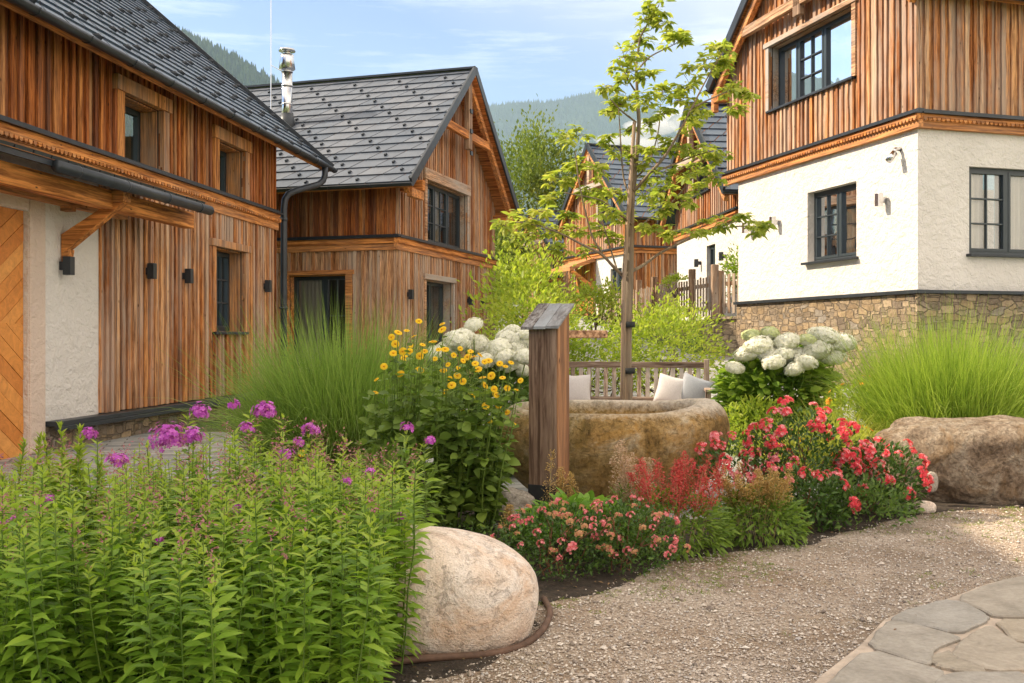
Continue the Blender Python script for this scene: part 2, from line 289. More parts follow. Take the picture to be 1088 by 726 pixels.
# ------------------------------------------------------------------ mesh builder
CUBE_F = np.array([[0, 3, 2, 1], [4, 5, 6, 7], [0, 1, 5, 4], [1, 2, 6, 5], [2, 3, 7, 6], [3, 0, 4, 7]])
class MB:
    def __init__(s): s.V = []; s.F = []; s.n = 0
    def arr(s, V, F, mi=0):
        V = np.asarray(V, float).reshape(-1, 3)
        if len(V) == 0: return s
        for f in (F if isinstance(F, list) else [F]):
            s.F.append((np.asarray(f, int) + s.n, mi))
        s.V.append(V); s.n += len(V); return s
    def hexa(s, P, mi=0):
        P = np.asarray(P, float)
        if np.dot(np.cross(P[1] - P[0], P[3] - P[0]), P[4] - P[0]) < 0: P = P[[0, 3, 2, 1, 4, 7, 6, 5]]
        return s.arr(P, CUBE_F, mi)
    def box(s, x0, x1, y0, y1, z0, z1, mi=0, f=None, R=None, c=None):
        P = [(x0, y0, z0), (x1, y0, z0), (x1, y1, z0), (x0, y1, z0), (x0, y0, z1), (x1, y0, z1), (x1, y1, z1), (x0, y1, z1)]
        if f: P = [f(*q) for q in P]
        return s.hexa(P, mi)
    def beam(s, a, b, w, h, up=(0, 0, 1), mi=0):
        a, b, up = (np.array(q, float) for q in (a, b, up)); d = b - a; d /= np.linalg.norm(d)
        sd = np.cross(d, up); sd /= np.linalg.norm(sd); u = np.cross(sd, d)
        P = [p + sd * i * w / 2 + u * j * h / 2 for p in (a, b) for i, j in ((-1, -1), (1, -1), (1, 1), (-1, 1))]
        return s.hexa(P, mi)
    def tube(s, pts, rad, n=8, mi=0, cap=True):
        P = np.array(pts, float); m = len(P); r = np.ones(m) * rad if np.isscalar(rad) else np.array(rad, float)
        T = np.gradient(P, axis=0); T /= np.linalg.norm(T, axis=1)[:, None] + 1e-9
        ref = np.array([0, 0, 1.]) if abs(T[0][2]) < .9 else np.array([1., 0, 0])
        A = np.cross(T, ref); A /= np.linalg.norm(A, axis=1)[:, None] + 1e-9; B = np.cross(T, A)
        a = np.linspace(0, 2 * pi, n, endpoint=False)
        V = P[:, None] + r[:, None, None] * (np.cos(a)[None, :, None] * A[:, None] + np.sin(a)[None, :, None] * B[:, None])
        i = np.arange(m - 1)[:, None] * n; j = np.arange(n)[None]; k = (j + 1) % n
        F = np.stack([i + j, i + k, i + n + k, i + n + j], -1).reshape(-1, 4)
        fs = [F]
        if cap: fs += [np.arange(n)[::-1][None], (np.arange(n) + (m - 1) * n)[None]]
        return s.arr(V.reshape(-1, 3), fs, mi)
    def prism(s, poly, fn, d0, d1, mi=0):
        """convex polygon (u,z) extruded from d0 to d1, mapped by fn(u,d,z)"""
        n = len(poly); V = [fn(u, d0, z) for u, z in poly] + [fn(u, d1, z) for u, z in poly]
        V = np.array(V); c = V.mean(0)
        fs = [np.arange(n)[None], np.arange(n, 2 * n)[::-1][None], np.array([[i, i + n, (i + 1) % n + n, (i + 1) % n] for i in range(n)])]
        f0 = fs[0][0]; nn = np.cross(V[f0[1]] - V[f0[0]], V[f0[2]] - V[f0[0]])
        if np.dot(nn, V[f0[0]] - c) < 0: fs = [np.ascontiguousarray(q[:, ::-1]) for q in fs]
        return s.arr(V, fs, mi)
    def build(s, name, mat, parent=None, smooth=False, bevel=0, kind=None, loc=None):
        me = bpy.data.meshes.new(name)
        V = np.concatenate(s.V) if s.V else np.zeros((0, 3))
        if s.F:
            lt = np.concatenate([np.full(len(f), f.shape[1]) for f, _ in s.F]); lv = np.concatenate([f.ravel() for f, _ in s.F])
            mi = np.concatenate([np.full(len(f), m) for f, m in s.F])
            me.vertices.add(len(V)); me.vertices.foreach_set('co', V.ravel())
            me.loops.add(len(lv)); me.loops.foreach_set('vertex_index', lv.astype(np.int32))
            me.polygons.add(len(lt)); me.polygons.foreach_set('loop_start', np.concatenate([[0], np.cumsum(lt)[:-1]]).astype(np.int32))
            me.polygons.foreach_set('loop_total', lt.astype(np.int32)); me.polygons.foreach_set('material_index', mi.astype(np.int32))
            me.polygons.foreach_set('use_smooth', np.full(len(lt), smooth))
            me.update(calc_edges=True)
        for m in (mat if isinstance(mat, (list, tuple)) else [mat]): me.materials.append(MATS[m])
        o = bpy.data.objects.new(name, me); COL.objects.link(o)
        if parent is not None: o.parent = parent
        if loc is not None: o.location = loc
        if bevel:
            b = o.modifiers.new('bevel', 'BEVEL'); b.width = bevel; b.segments = 2; b.limit_method = 'ANGLE'; b.angle_limit = radians(40)
        if kind: o['kind'] = kind
        return o
def tag(o, label, cat, group=None):
    o['label'] = label; o['category'] = cat
    if group: o['group'] = group
    return o
def thing(name, label, cat, loc=(0, 0, 0), rz=0, group=None):
    o = bpy.data.objects.new(name, None); COL.objects.link(o); o.location = loc; o.rotation_euler = (0, 0, rz)
    o.empty_display_size = .1
    return tag(o, label, cat, group)
def dup(root, loc, rz, label, group=None, scale=1.0):
    r = root.copy(); COL.objects.link(r); r.location = loc; r.rotation_euler = (0, 0, rz); r.scale = (scale,) * 3; r['label'] = label
    if group: r['group'] = group
    for ch in list(root.children):
        c = ch.copy(); COL.objects.link(c); c.parent = r
        for g in ch.children:
            d = g.copy(); COL.objects.link(d); d.parent = c
    return r
def shared(name, mesh, parent, loc, rot=(0, 0, 0), sc=1):
    o = bpy.data.objects.new(name, mesh); COL.objects.link(o); o.parent = parent; o.location = loc; o.rotation_euler = rot
    o.scale = (sc,) * 3 if np.isscalar(sc) else sc; return o
# leaf instancing
def leaf_tpl(width=.28, droop=.25, fold=.12, stations=((.0, .0), (.3, .85), (.6, 1.), (.85, .55), (1., 0)), ):
    V = [(0, 0, 0)]; F3 = []; F4 = []
    st = stations[1:-1]
    for y, w in st:
        z = -droop * y * y; h = w * width / 2
        V += [(-h, y, z + fold * h * 2), (0, y, z), (h, y, z + fold * h * 2)]
    V.append((0, 1, -droop)); k = len(V) - 1
    F3 += [(0, 2, 1), (0, 3, 2)]
    for i in range(len(st) - 1):
        a = 1 + i * 3; F4 += [(a, a + 1, a + 4, a + 3), (a + 1, a + 2, a + 5, a + 4)]
    a = 1 + (len(st) - 1) * 3; F3 += [(a, a + 1, k), (a + 1, a + 2, k)]
    return np.array(V, float), [np.array(F3)] + ([np.array(F4)] if F4 else [])
LEAF_S = leaf_tpl(.45, .2, .15, ((0, 0), (.5, 1.), (1, 0)))      # 4 triangles
LEAF_M = leaf_tpl(.30, .3, .12, ((0, 0), (.35, 1.), (.7, .7), (1, 0)))
LEAF_B = leaf_tpl(.72, .25, .10, ((0, 0), (.2, .8), (.5, 1.), (.8, .6), (1, 0)))
def norm(a): return a / (np.linalg.norm(a, axis=-1, keepdims=True) + 1e-9)
def inst(mb, tpl, pos, dirs, scale, rng, mi=0, up=(0, 0, 1), roll=.4, wscale=None):
    V, F = tpl; pos = np.asarray(pos, float); N = len(pos)
    if N == 0: return
    d = norm(np.asarray(dirs, float)); up = np.broadcast_to(np.asarray(up, float), d.shape)
    s = np.cross(d, up); bad = np.linalg.norm(s, axis=1) < .05; s[bad] = (1, 0, 0); s = norm(s); u = np.cross(s, d)
    a = rng.normal(0, roll, N)[:, None]; s2 = s * np.cos(a) + u * np.sin(a); u2 = np.cross(s2, d)
    sc = np.broadcast_to(np.asarray(scale, float), (N,))[:, None, None]
    W = sc * (V[None, :, 0, None] * s2[:, None] + V[None, :, 1, None] * d[:, None] + V[None, :, 2, None] * u2[:, None]) + pos[:, None]
    off = (np.arange(N) * len(V))[:, None, None]
    mb.arr(W.reshape(-1, 3), [(f[None] + off).reshape(-1, f.shape[1]) for f in F], mi)
def rdir(rng, n, zmin=-1, zmax=1):
    z = rng.uniform(zmin, zmax, n); a = rng.uniform(0, 2 * pi, n); r = np.sqrt(np.clip(1 - z * z, 0, 1))
    return np.stack([r * np.cos(a), r * np.sin(a), z], 1)
def ribbon(mb, base, tip_dir, length, width, sag, rng, seg=5, mi=0):
    """N grass blades: start, horizontal+up direction, arching over"""
    N = len(base); t = np.linspace(0, 1, seg + 1)[None, :, None]
    d = norm(tip_dir)[:, None]; L_ = length[:, None, None]
    hz = np.array(tip_dir, float); hz[:, 2] = 0; hz = norm(hz)[:, None]
    c = base[:, None] + d * L_ * t + (hz * .35 - np.array([0, 0, 1.])) * (sag[:, None, None] * L_ * t ** 2.4)
    sd = norm(np.cross(d[:, 0], rdir(rng, N)))[:, None]
    w = width[:, None, None] * (1 - t ** 1.6 * .97) * .5
    V = np.stack([c - sd * w, c + sd * w], 2).reshape(N, -1, 3)
    k = np.arange(seg) * 2; F = np.stack([k, k + 1, k + 3, k + 2], 1)
    off = (np.arange(N) * (seg + 1) * 2)[:, None, None]
    mb.arr(V.reshape(-1, 3), [(F[None] + off).reshape(-1, 4)], mi)
def fbm(x, y, seed=0, oct=4):
    r = 0; a = 1; rs = np.random.RandomState(seed)
    for o in range(oct):
        for k in range(3):
            th = rs.rand() * 6.28; f = 2 ** o * (.8 + .5 * rs.rand()); r = r + a * np.sin(f * (x * cos(th) + y * sin(th)) + rs.rand() * 6.28) / 3
        a *= .5
    return r
def blob(name, mat, rad, parent=None, loc=(0, 0, 0), seed=1, amp=.12, freq=1.6, n=48, sup=2.4, flat=None, crag=0, kind=None, rz=0):
    """a rock: superellipsoid with noise displacement"""
    th = np.linspace(0, 2 * pi, n, endpoint=False); ph = np.linspace(-pi / 2, pi / 2, n // 2)
    T, P = np.meshgrid(th, ph); f = lambda w, e: np.sign(w) * np.abs(w) ** e
    e = 2 / sup; D = np.stack([f(np.cos(P), e) * f(np.cos(T), e), f(np.cos(P), e) * f(np.sin(T), e), f(np.sin(P), e)], -1)
    rs = np.random.RandomState(seed); q = D * freq
    dsp = amp * (fbm(q[..., 0] + q[..., 2] * .7, q[..., 1] - q[..., 2] * .6, seed) + .5 * fbm(q[..., 0] * 2.3 - q[..., 2], q[..., 1] * 2.1 + q[..., 2] * 2, seed + 5))
    if crag: dsp = dsp + crag * np.abs(fbm(q[..., 0] * 3 + q[..., 2] * 2, q[..., 1] * 3 - q[..., 2], seed + 9))
    V = D * (1 + dsp)[..., None] * np.array(rad)
    m = len(ph); i = np.arange(m - 1)[:, None] * n; j = np.arange(n)[None]; k = (j + 1) % n
    F = np.stack([i + j, i + k, i + n + k, i + n + j], -1).reshape(-1, 4)
    mb = MB(); mb.arr(V.reshape(-1, 3), F); o = mb.build(name, mat, parent, True, loc=loc, kind=kind); o.rotation_euler = (0, 0, rz); return o
# ------------------------------------------------------------------ terrain
def ss(t): t = np.clip(t, 0, 1); return t * t * (3 - 2 * t)
def path_h(x, y):
    w = ss((x + 1.0) / 2.5) * (1 - ss((x - 12) / 4)); return w * (.85 * ss((y - 14.2) / 7) + np.clip(y - 21.2, 0, 15) * .085)
def ground_h(x, y):
    x = np.asarray(x, float); y = np.asarray(y, float); h = path_h(x, y)
    ter = (x > 4.42 - .15 * (y - 22.3)) & (y > 22.5) & (x < 30)
    h = np.where(ter, np.maximum(h, 1.72), h)
    far = ss((np.hypot(x, y - 20) - 60) / 400) * 2
    return h + far + np.where(np.hypot(x, y) > 200, 6 * fbm(x / 700, y / 700, 3), 0)
def axis(lo, hi, near0, near1, step):
    a = list(np.arange(near0, near1 + 1e-6, step)); d = step
    while a[-1] < hi: d *= 1.35; a.append(a[-1] + d)
    d = step; b = []
    x = near0
    while x > lo: d *= 1.35; x -= d; b.append(x)
    return np.array(b[::-1] + a)
def sheet(name, xs, ys, fn, mat, dz=0, kind='structure', mask=None):
    X, Y = np.meshgrid(xs, ys); Z = fn(X, Y) + dz; n = len(xs); m = len(ys)
    i = np.arange(m - 1)[:, None] * n; j = np.arange(n - 1)[None]
    F = np.stack([i + j, i + j + 1, i + n + j + 1, i + n + j], -1).reshape(-1, 4)
    if mask is not None:
        c = mask((X[:-1, :-1] + X[1:, 1:]) / 2, (Y[:-1, :-1] + Y[1:, 1:]) / 2).ravel(); F = F[c]
    mb = MB(); mb.arr(np.stack([X, Y, Z], -1).reshape(-1, 3), F); return mb.build(name, mat, None, True, kind=kind)
def ragged(pts, amp, seed):
    P = np.array(pts, float); rs = np.random.RandomState(seed); out = []
    for i in range(len(P)):
        a, b = P[i], P[(i + 1) % len(P)]; d = b - a; L_ = np.hypot(*d); n = max(1, int(L_ / .07)); nn = np.array([-d[1], d[0]]) / L_
        for k in range(n):
            t_ = k / n; q = a + d * t_; out.append(q + nn * (amp * fbm(np.array(q[0] * 9), np.array(q[1] * 9), seed) + rs.normal(0, amp * .25)))
    return out
def poly_sheet(name, pts, z, mat):
    mb = MB(); mb.arr([(x, y, z) for x, y in pts], np.arange(len(pts))[None]); return mb.build(name, mat, kind='structure')
# ground: short grass / earth
m, t, p, o = new_mat('meadow'); v = coords(t)
c = ramp(t, [(.3, (.05, .09, .02)), (.5, (.09, .14, .03)), (.7, (.14, .13, .05))], noise(t, v, .9, 7, .7))
t.links.new(c, p.inputs['Base Color']); p.inputs['Roughness'].default_value = .95; bump(t, p, noise(t, v, 30, 4), .8, .03)
sheet('ground', axis(-9000, 9000, -10, 14, .5), axis(-300, 9000, -2, 50, .25), ground_h, 'meadow', -.012)
# gravel
m, t, p, o = new_mat('gravel'); v = coords(t)
def cells(t, v, s):
    q = nd(t, 'TexVoronoi'); q.inputs['Scale'].default_value = s; t.links.new(v, q.inputs['Vector']); sc = nd(t, 'SeparateColor'); t.links.new(q.outputs['Color'], sc.inputs[0]); return sc.outputs[0], q.outputs['Distance']
a, da = cells(t, v, 85); b, db = cells(t, v, 150)
c = ramp(t, [(0, (.2, .165, .13)), (.3, (.42, .355, .29)), (.6, (.54, .465, .39)), (.85, (.68, .62, .54)), (1, (.40, .35, .31))], a)
c = mix(t, c, ramp(t, [(0, (.2, .16, .13)), (.5, (.4, .34, .28)), (1, (.6, .54, .48))], b), .45)
big = noise(t, v, 1.1, 5, .65)
c = mix(t, c, ramp(t, [(.35, (.70, .58, .47)), (.6, (1.05, 1.0, .96))], big), 1, 'MULTIPLY')
gr = ramp(t, [(.54, (0, 0, 0)), (.70, (.55, .55, .55))], noise(t, v, 2.3, 7, .75))
c = mix(t, c, (.13, .12, .045), gr)
pt = ramp(t, [(.48, (0, 0, 0)), (.6, (.6, .6, .6))], noise(t, v, .8, 4, .6, .7)); c = mix(t, c, (.24, .18, .13), pt)
t.links.new(c, p.inputs['Base Color']); p.inputs['Roughness'].default_value = .92; p.inputs['Specular IOR Level'].default_value = .2
bump(t, p, mth(t, 'SUBTRACT', 1.0, mth(t, 'ADD', da, mth(t, 'MULTIPLY', db, .5))), 1, .012)
GRAVEL = [(-.75, 2.6), (-.6, 3.6), (-.1, 4.05), (.12, 4.6), (.12, 4.95), (.5, 5.2), (.9, 5.85), (1.3, 6.15), (1.9, 6.4), (2.5, 6.95), (3.05, 7.45), (3.6, 7.7), (4.7, 7.9), (6.5, 8.6), (9, 9.4), (9, 6.5), (9, 2.6)]
poly_sheet('gravel_path', [(a - .25 * (i < 8), b + .12 * (2 < i < 15)) for i, (a, b) in enumerate(GRAVEL)], .006, 'gravel')
# paving slabs of the courtyard
m, t, p, o = new_mat('paving'); v = coords(t, (1, 1, 1), (0, 0, radians(-17)))
br = nd(t, 'TexBrick'); br.inputs['Scale'].default_value = 1; br.inputs['Brick Width'].default_value = .52; br.inputs['Row Height'].default_value = .2
br.inputs['Mortar Size'].default_value = .009; br.inputs['Color1'].default_value = (0, 0, 0, 1); br.inputs['Color2'].default_value = (1, 1, 1, 1); br.inputs['Mortar'].default_value = (.5, .5, .5, 1)
br.offset = .37; br.inputs['Bias'].default_value = 0; t.links.new(v, br.inputs['Vector'])
c = ramp(t, [(0, (.25, .26, .27)), (.4, (.34, .35, .355)), (.7, (.40, .40, .39)), (1, (.47, .46, .44))], br.outputs['Color'])
nn = noise(t, v, 5, 7, .7); c = mix(t, c, ramp(t, [(.3, (.6, .6, .58)), (.65, (1.08, 1.07, 1.05))], nn), .9, 'MULTIPLY')
c = mix(t, c, (.12, .11, .095), br.outputs['Fac'])
t.links.new(c, p.inputs['Base Color']); p.inputs['Roughness'].default_value = .7
bump(t, p, mth(t, 'SUBTRACT', mth(t, 'MULTIPLY', nn, .5), br.outputs['Fac']), .8, .012)
sheet('courtyard_paving', np.arange(-7, 12.01, .5), np.arange(5.5, 14.01, .25), lambda x, y: x * 0, 'paving', .002)
sheet('paved_lane', np.arange(-3.5, 12.01, .25), np.arange(14, 36.01, .25), path_h, 'paving', .002,
      mask=lambda x, y: (x < 4.42 - .15 * (y - 22.3) - .2) | (y < 22.2))
# planting beds
poly_sheet('planting_bed', ragged([(-5, 2.2), (-.75, 2.2), (-.6, 3.6), (-.1, 4.05), (.12, 4.6), (.12, 4.95), (.5, 5.2), (.9, 5.85), (1.3, 6.15), (1.9, 6.4), (2.5, 6.95), (3.05, 7.45), (3.6, 7.7), (5.2, 8.0), (5.4, 9.0), (4, 9.1), (3.1, 8.6), (2.2, 8.1), (1.6, 7.3), (.9, 7.1), (.35, 7.0), (.02, 6.75), (-.1, 6.9), (-.35, 7.6), (-.3, 9.6), (-.9, 10.3), (-2.2, 9.6), (-2.9, 8.4), (-2.6, 6.6), (-3.4, 5.6), (-5, 5.4)], .035, 3), .010, 'soil')
poly_sheet('planting_bed', [(2.9, 11.6), (2.9, 12.8), (4.4, 13.8), (6.4, 12.6), (6.6, 10.2), (5.2, 9.7), (3.9, 10.1)], .010, 'soil')
# flagstones
m, t, p, o = new_mat('flagstone'); v = coords(t); isl = island(t)
c = ramp(t, [(0, (.33, .30, .25)), (.35, (.41, .36, .29)), (.6, (.31, .305, .29)), (1, (.44, .38, .30))], isl)
n1 = noise(t, v, 3.5, 7, .72, .5); n2 = noise(t, v, 40, 5, .7)
c = mix(t, c, ramp(t, [(.3, (.62, .58, .52)), (.65, (1.15, 1.1, 1.04))], n1), .9, 'MULTIPLY'); c = mix(t, c, ramp(t, [(.3, (.72, .7, .68)), (.65, (1.06, 1.05, 1.04))], n2), .7, 'MULTIPLY')
t.links.new(c, p.inputs['Base Color']); p.inputs['Roughness'].default_value = .75; bump(t, p, mth(t, 'ADD', n1, mth(t, 'MULTIPLY', n2, .25)), .8, .015)
plain('mortar', (.48, .39, .31), .95, 0, .22, 9, .6, .01)
FLAG = [
[(1.78, 4.64), (1.91, 4.78), (2.17, 4.97), (2.25, 4.94), (2.26, 4.69), (2.2, 4.61), (1.99, 4.42), (1.84, 4.6)],
[(1.53, 4.24), (1.65, 4.44), (1.76, 4.61), (1.83, 4.57), (1.95, 4.4), (1.97, 4.35), (1.81, 4.23), (1.74, 4.12), (1.69, 4.0), (1.65, 4.05)],
[(2.26, 5.02), (2.57, 5.3), (2.84, 5.47), (2.94, 5.49), (2.5, 4.67), (2.29, 4.69), (2.29, 4.78)],
[(2.26, 4.63), (2.48, 4.62), (2.24, 4.18), (2.23, 4.3), (2.2, 4.33)],
[(1.87, 4.17), (2.02, 4.37), (2.2, 4.55), (2.18, 4.31), (2.2, 4.25), (2.2, 4.14), (2.11, 3.96), (1.9, 3.93), (1.83, 4.09)],
[(1.75, 4.1), (1.85, 4.18), (1.82, 4.08), (1.89, 3.92), (1.78, 3.93), (1.72, 3.98), (1.72, 4.04)],
[(1.24, 3.82), (1.51, 4.2), (1.66, 3.98), (1.71, 3.9), (1.56, 3.71), (1.22, 3.46), (1.08, 3.58)],
[(1.72, 3.9), (2.07, 3.9), (1.86, 3.46), (1.46, 3.4), (1.57, 3.7)],
[(1.04, 3.52), (1.21, 3.43), (1.53, 3.68), (1.43, 3.37), (1.23, 3.03), (0.76, 3.03)],
[(2.96, 5.49), (3.3, 5.6), (2.82, 4.73), (2.54, 4.65)], [(2.52, 4.61), (2.81, 4.67), (2.44, 4.01), (2.14, 3.9), (2.3, 4.2)],
[(2.11, 3.9), (2.45, 3.97), (2.14, 3.4), (1.89, 3.43)], [(1.46, 3.34), (1.86, 3.41), (1.67, 2.92), (1.24, 2.92)]]
poly_sheet('mortar_bed', [(.7, 2.8), (1.0, 3.55), (1.22, 3.9), (1.5, 4.27), (1.76, 4.67), (1.92, 4.83), (2.2, 5.02), (2.57, 5.35), (2.86, 5.52), (3.4, 5.7), (4.5, 5.9), (4.5, 2.8)], .013, 'mortar')
mb = MB()
def inset(P, d):
    P = np.array(P); n = len(P); out = []
    area = .5 * np.sum(P[:, 0] * np.roll(P[:, 1], -1) - np.roll(P[:, 0], -1) * P[:, 1]); sg = 1 if area > 0 else -1
    for i in range(n):
        a, b, c = P[i - 1], P[i], P[(i + 1) % n]; d1 = (b - a) / np.linalg.norm(b - a); d2 = (c - b) / np.linalg.norm(c - b)
        n1 = sg * np.array([-d1[1], d1[0]]); n2 = sg * np.array([-d2[1], d2[0]]); q = n1 + n2; q /= max(.5, np.dot(q, q) ** .5); out.append(b + q * d)
    return np.array(out), sg
def chaikin(P, k=1):
    for _ in range(k):
        Q = np.roll(P, -1, 0); P = np.stack([P * .8 + Q * .2, P * .2 + Q * .8], 1).reshape(-1, 2)
    return P
rs = np.random.RandomState(4)
for f in FLAG:
    P = chaikin(inset(f, -.012)[0]); Q = np.roll(P, -1, 0)
    P = np.stack([P, (P + Q) / 2 + rs.normal(0, .004, P.shape)], 1).reshape(-1, 2)
    I, sg = inset(P, .010); n = len(P)
    V = [(x, y, .010) for x, y in P] + [(x, y, .024) for x, y in P] + [(x, y, .030) for x, y in I]
    top = np.arange(2 * n, 3 * n); k = np.arange(n); k1 = (k + 1) % n
    sd = np.concatenate([np.stack([k, k1, k1 + n, k + n], 1), np.stack([k + n, k1 + n, k1 + 2 * n, k + 2 * n], 1)])
    if sg < 0: top = top[::-1]; sd = sd[:, ::-1]
    mb.arr(V, [sd, top[None]])
mb.build('flagstone_path', 'flagstone', kind='structure')
# mountains
m, t, p, o = new_mat('forest_slope'); v = coords(t)
c = ramp(t, [(.35, (.012, .026, .018)), (.5, (.025, .048, .026)), (.62, (.045, .07, .035)), (.75, (.09, .105, .07))], noise(t, v, .0035, 9, .68))
t.links.new(c, p.inputs['Base Color']); p.inputs['Roughness'].default_value = 1; p.inputs['Specular IOR Level'].default_value = 0
bump(t, p, noise(t, v, .02, 8, .75), 1, 25)
def pxd(px, py, Y): return (px - 544) * Y / 1050, 1.35 - (py - 358) * Y / 1050
def hill(name, prof, Y, depth, seed, amp):
    P = np.array([pxd(a, b, Y) for a, b in prof]); xs = np.linspace(P[0, 0], P[-1, 0], 260); top = np.interp(xs, P[:, 0], P[:, 1])
    ys = np.linspace(Y - depth, Y + depth * .8, 90)
    X, Yg = np.meshgrid(xs, ys); tt = (Yg - Y) / depth
    r = np.where(tt < 0, (1 + tt), 1 - tt / .8 * .9); r = np.clip(r, 0, 1)
    Z = top[None] * (.15 * r + .85 * r ** 1.35) + amp * fbm(X / 420, Yg / 420, seed, 5) * r * (1.05 - r) * 2.2 + amp * .10 * fbm(X / 60, Yg / 60, seed + 1, 4) * r
    n = len(xs); i = np.arange(len(ys) - 1)[:, None] * n; j = np.arange(n - 1)[None]
    mb = MB(); mb.arr(np.stack([X, Yg, Z - 3], -1).reshape(-1, 3), np.stack([i + j, i + j + 1, i + n + j + 1, i + n + j], -1).reshape(-1, 4))
    return mb.build(name, 'forest_slope', None, True, kind='structure'), xs, ys, Z
_, hx, hy, hz_ = hill('hill', [(-900, -60), (-200, -40), (40, -18), (100, 5), (160, 22), (190, 32), (212, 40), (237, 52), (262, 66), (285, 80), (303, 92), (330, 108), (380, 140), (460, 190), (560, 250), (660, 330), (700, 358)], 2500, 1300, 2, 45)
_, mx_, my_, mz_ = hill('mountain', [(-600, 180), (200, 150), (400, 125), (515, 111), (545, 106), (575, 107), (600, 103), (622, 97), (640, 94), (655, 95), (672, 103), (700, 116), (740, 128), (780, 126), (830, 140), (1000, 150), (1400, 90), (1800, 120)], 6200, 2600, 7, 120)
def conifers(name, xs, ys, Z, n, h, seed, ylim):
    r = np.random.RandomState(seed); ix = r.rand(n) * (len(xs) - 1); iy = (ylim[0] + (ylim[1] - ylim[0]) * r.rand(n) ** .6) * (len(ys) - 1)
    i0 = ix.astype(int).clip(0, len(xs) - 2); j0 = iy.astype(int).clip(0, len(ys) - 2); fx = ix - i0; fy = iy - j0
    x = xs[0] + ix * (xs[1] - xs[0]); y = ys[0] + iy * (ys[1] - ys[0])
    z = (Z[j0, i0] * (1 - fx) * (1 - fy) + Z[j0, i0 + 1] * fx * (1 - fy) + Z[j0 + 1, i0] * (1 - fx) * fy + Z[j0 + 1, i0 + 1] * fx * fy) - 5
    H = h * r.uniform(.55, 1.25, n); R = H * .22
    k = 5; a = np.linspace(0, 2 * pi, k, endpoint=False)
    ring = np.stack([np.cos(a), np.sin(a), a * 0], 1)
    V = np.concatenate([ring[None] * R[:, None, None] + np.stack([x, y, z], 1)[:, None], np.stack([x, y, z + H], 1)[:, None]], 1)
    F = np.array([[q, (q + 1) % k, k] for q in range(k)])
    mb = MB(); mb.arr(V.reshape(-1, 3), (F[None] + (np.arange(n) * (k + 1))[:, None, None]).reshape(-1, 3))
    ob = mb.build(name, 'forest_tree', kind='stuff'); ob['label'] = 'misty conifer forest covering the ' + ('near hill at left' if h < 21 else 'far mountain ridge'); return tag(ob, ob['label'], 'forest')
m, t, p, o = new_mat('forest_tree'); t.links.new(ramp(t, [(0, (.015, .035, .018)), (1, (.05, .08, .03))], island(t)), p.inputs['Base Color']); p.inputs['Roughness'].default_value = 1; p.inputs['Specular IOR Level'].default_value = 0
xm = (hx > -1300) & (hx < 100); conifers('forest', hx[xm], hy, hz_[:, xm], 9000, 20, 3, (.25, .58))
xm = (mx_ > -1500) & (mx_ < 2600); conifers('forest', mx_[xm], my_, mz_[:, xm], 16000, 26, 5, (.2, .57))
# haze over the valley
m, t, p, o = new_mat('haze'); t.nodes.remove(p)
pv = t.nodes.new('ShaderNodeVolumePrincipled'); pv.inputs['Density'].default_value = HAZE if 'HAZE' in globals() else 1.5e-4
pv.inputs['Color'].default_value = (.58, .78, 1, 1); pv.inputs['Anisotropy'].default_value = .2; t.links.new(pv.outputs[0], o.inputs['Volume'])
mb = MB(); mb.box(-9500, 9500, -400, 9500, -40, 2300); hb = mb.build('haze', 'haze', kind='stuff'); tag(hb, 'pale blue haze filling the valley air', 'haze')
m, t, p, o = new_mat('mist'); t.nodes.remove(p)
pv = t.nodes.new('ShaderNodeVolumePrincipled'); pv.inputs['Density'].default_value = .010; pv.inputs['Color'].default_value = (1, .98, .97, 1); t.links.new(pv.outputs[0], o.inputs['Volume'])
rs = np.random.RandomState(12)
root = thing('mist_cloud', 'low white mist drifting before the far mountain behind the young tree', 'mist', (0, 0, 0))
mb = MB()
def ell(mb, c, r, n=14):
    th = np.linspace(0, 2 * pi, n, endpoint=False); ph = np.linspace(-pi / 2, pi / 2, n // 2 + 1); T, P = np.meshgrid(th, ph)
    V = np.stack([np.cos(P) * np.cos(T), np.cos(P) * np.sin(T), np.sin(P)], -1)
    V = V * (1 + .22 * fbm(V[..., 0] * 2.5 + c[0], V[..., 1] * 2 + V[..., 2] * 3, 4)[..., None]) * np.array(r) + np.array(c)
    i = np.arange(len(ph) - 1)[:, None] * n; j = np.arange(n)[None]; k = (j + 1) % n
    mb.arr(V.reshape(-1, 3), np.stack([i + j, i + k, i + n + k, i + n + j], -1).reshape(-1, 4))
for (a, b, ra, rb) in [(690, 140, 26, 9), (712, 122, 20, 10), (665, 152, 34, 8), (735, 132, 22, 12), (640, 165, 30, 6), (700, 152, 40, 9), (725, 112, 10, 7), (760, 140, 24, 10), (678, 130, 14, 6)]:
    x, z = pxd(a, b, 4200); ell(mb, (x, 4200 + rs.uniform(-90, 90), z), (ra * 4, 60, rb * 4))
mb.build('vapour', 'mist', root, True)
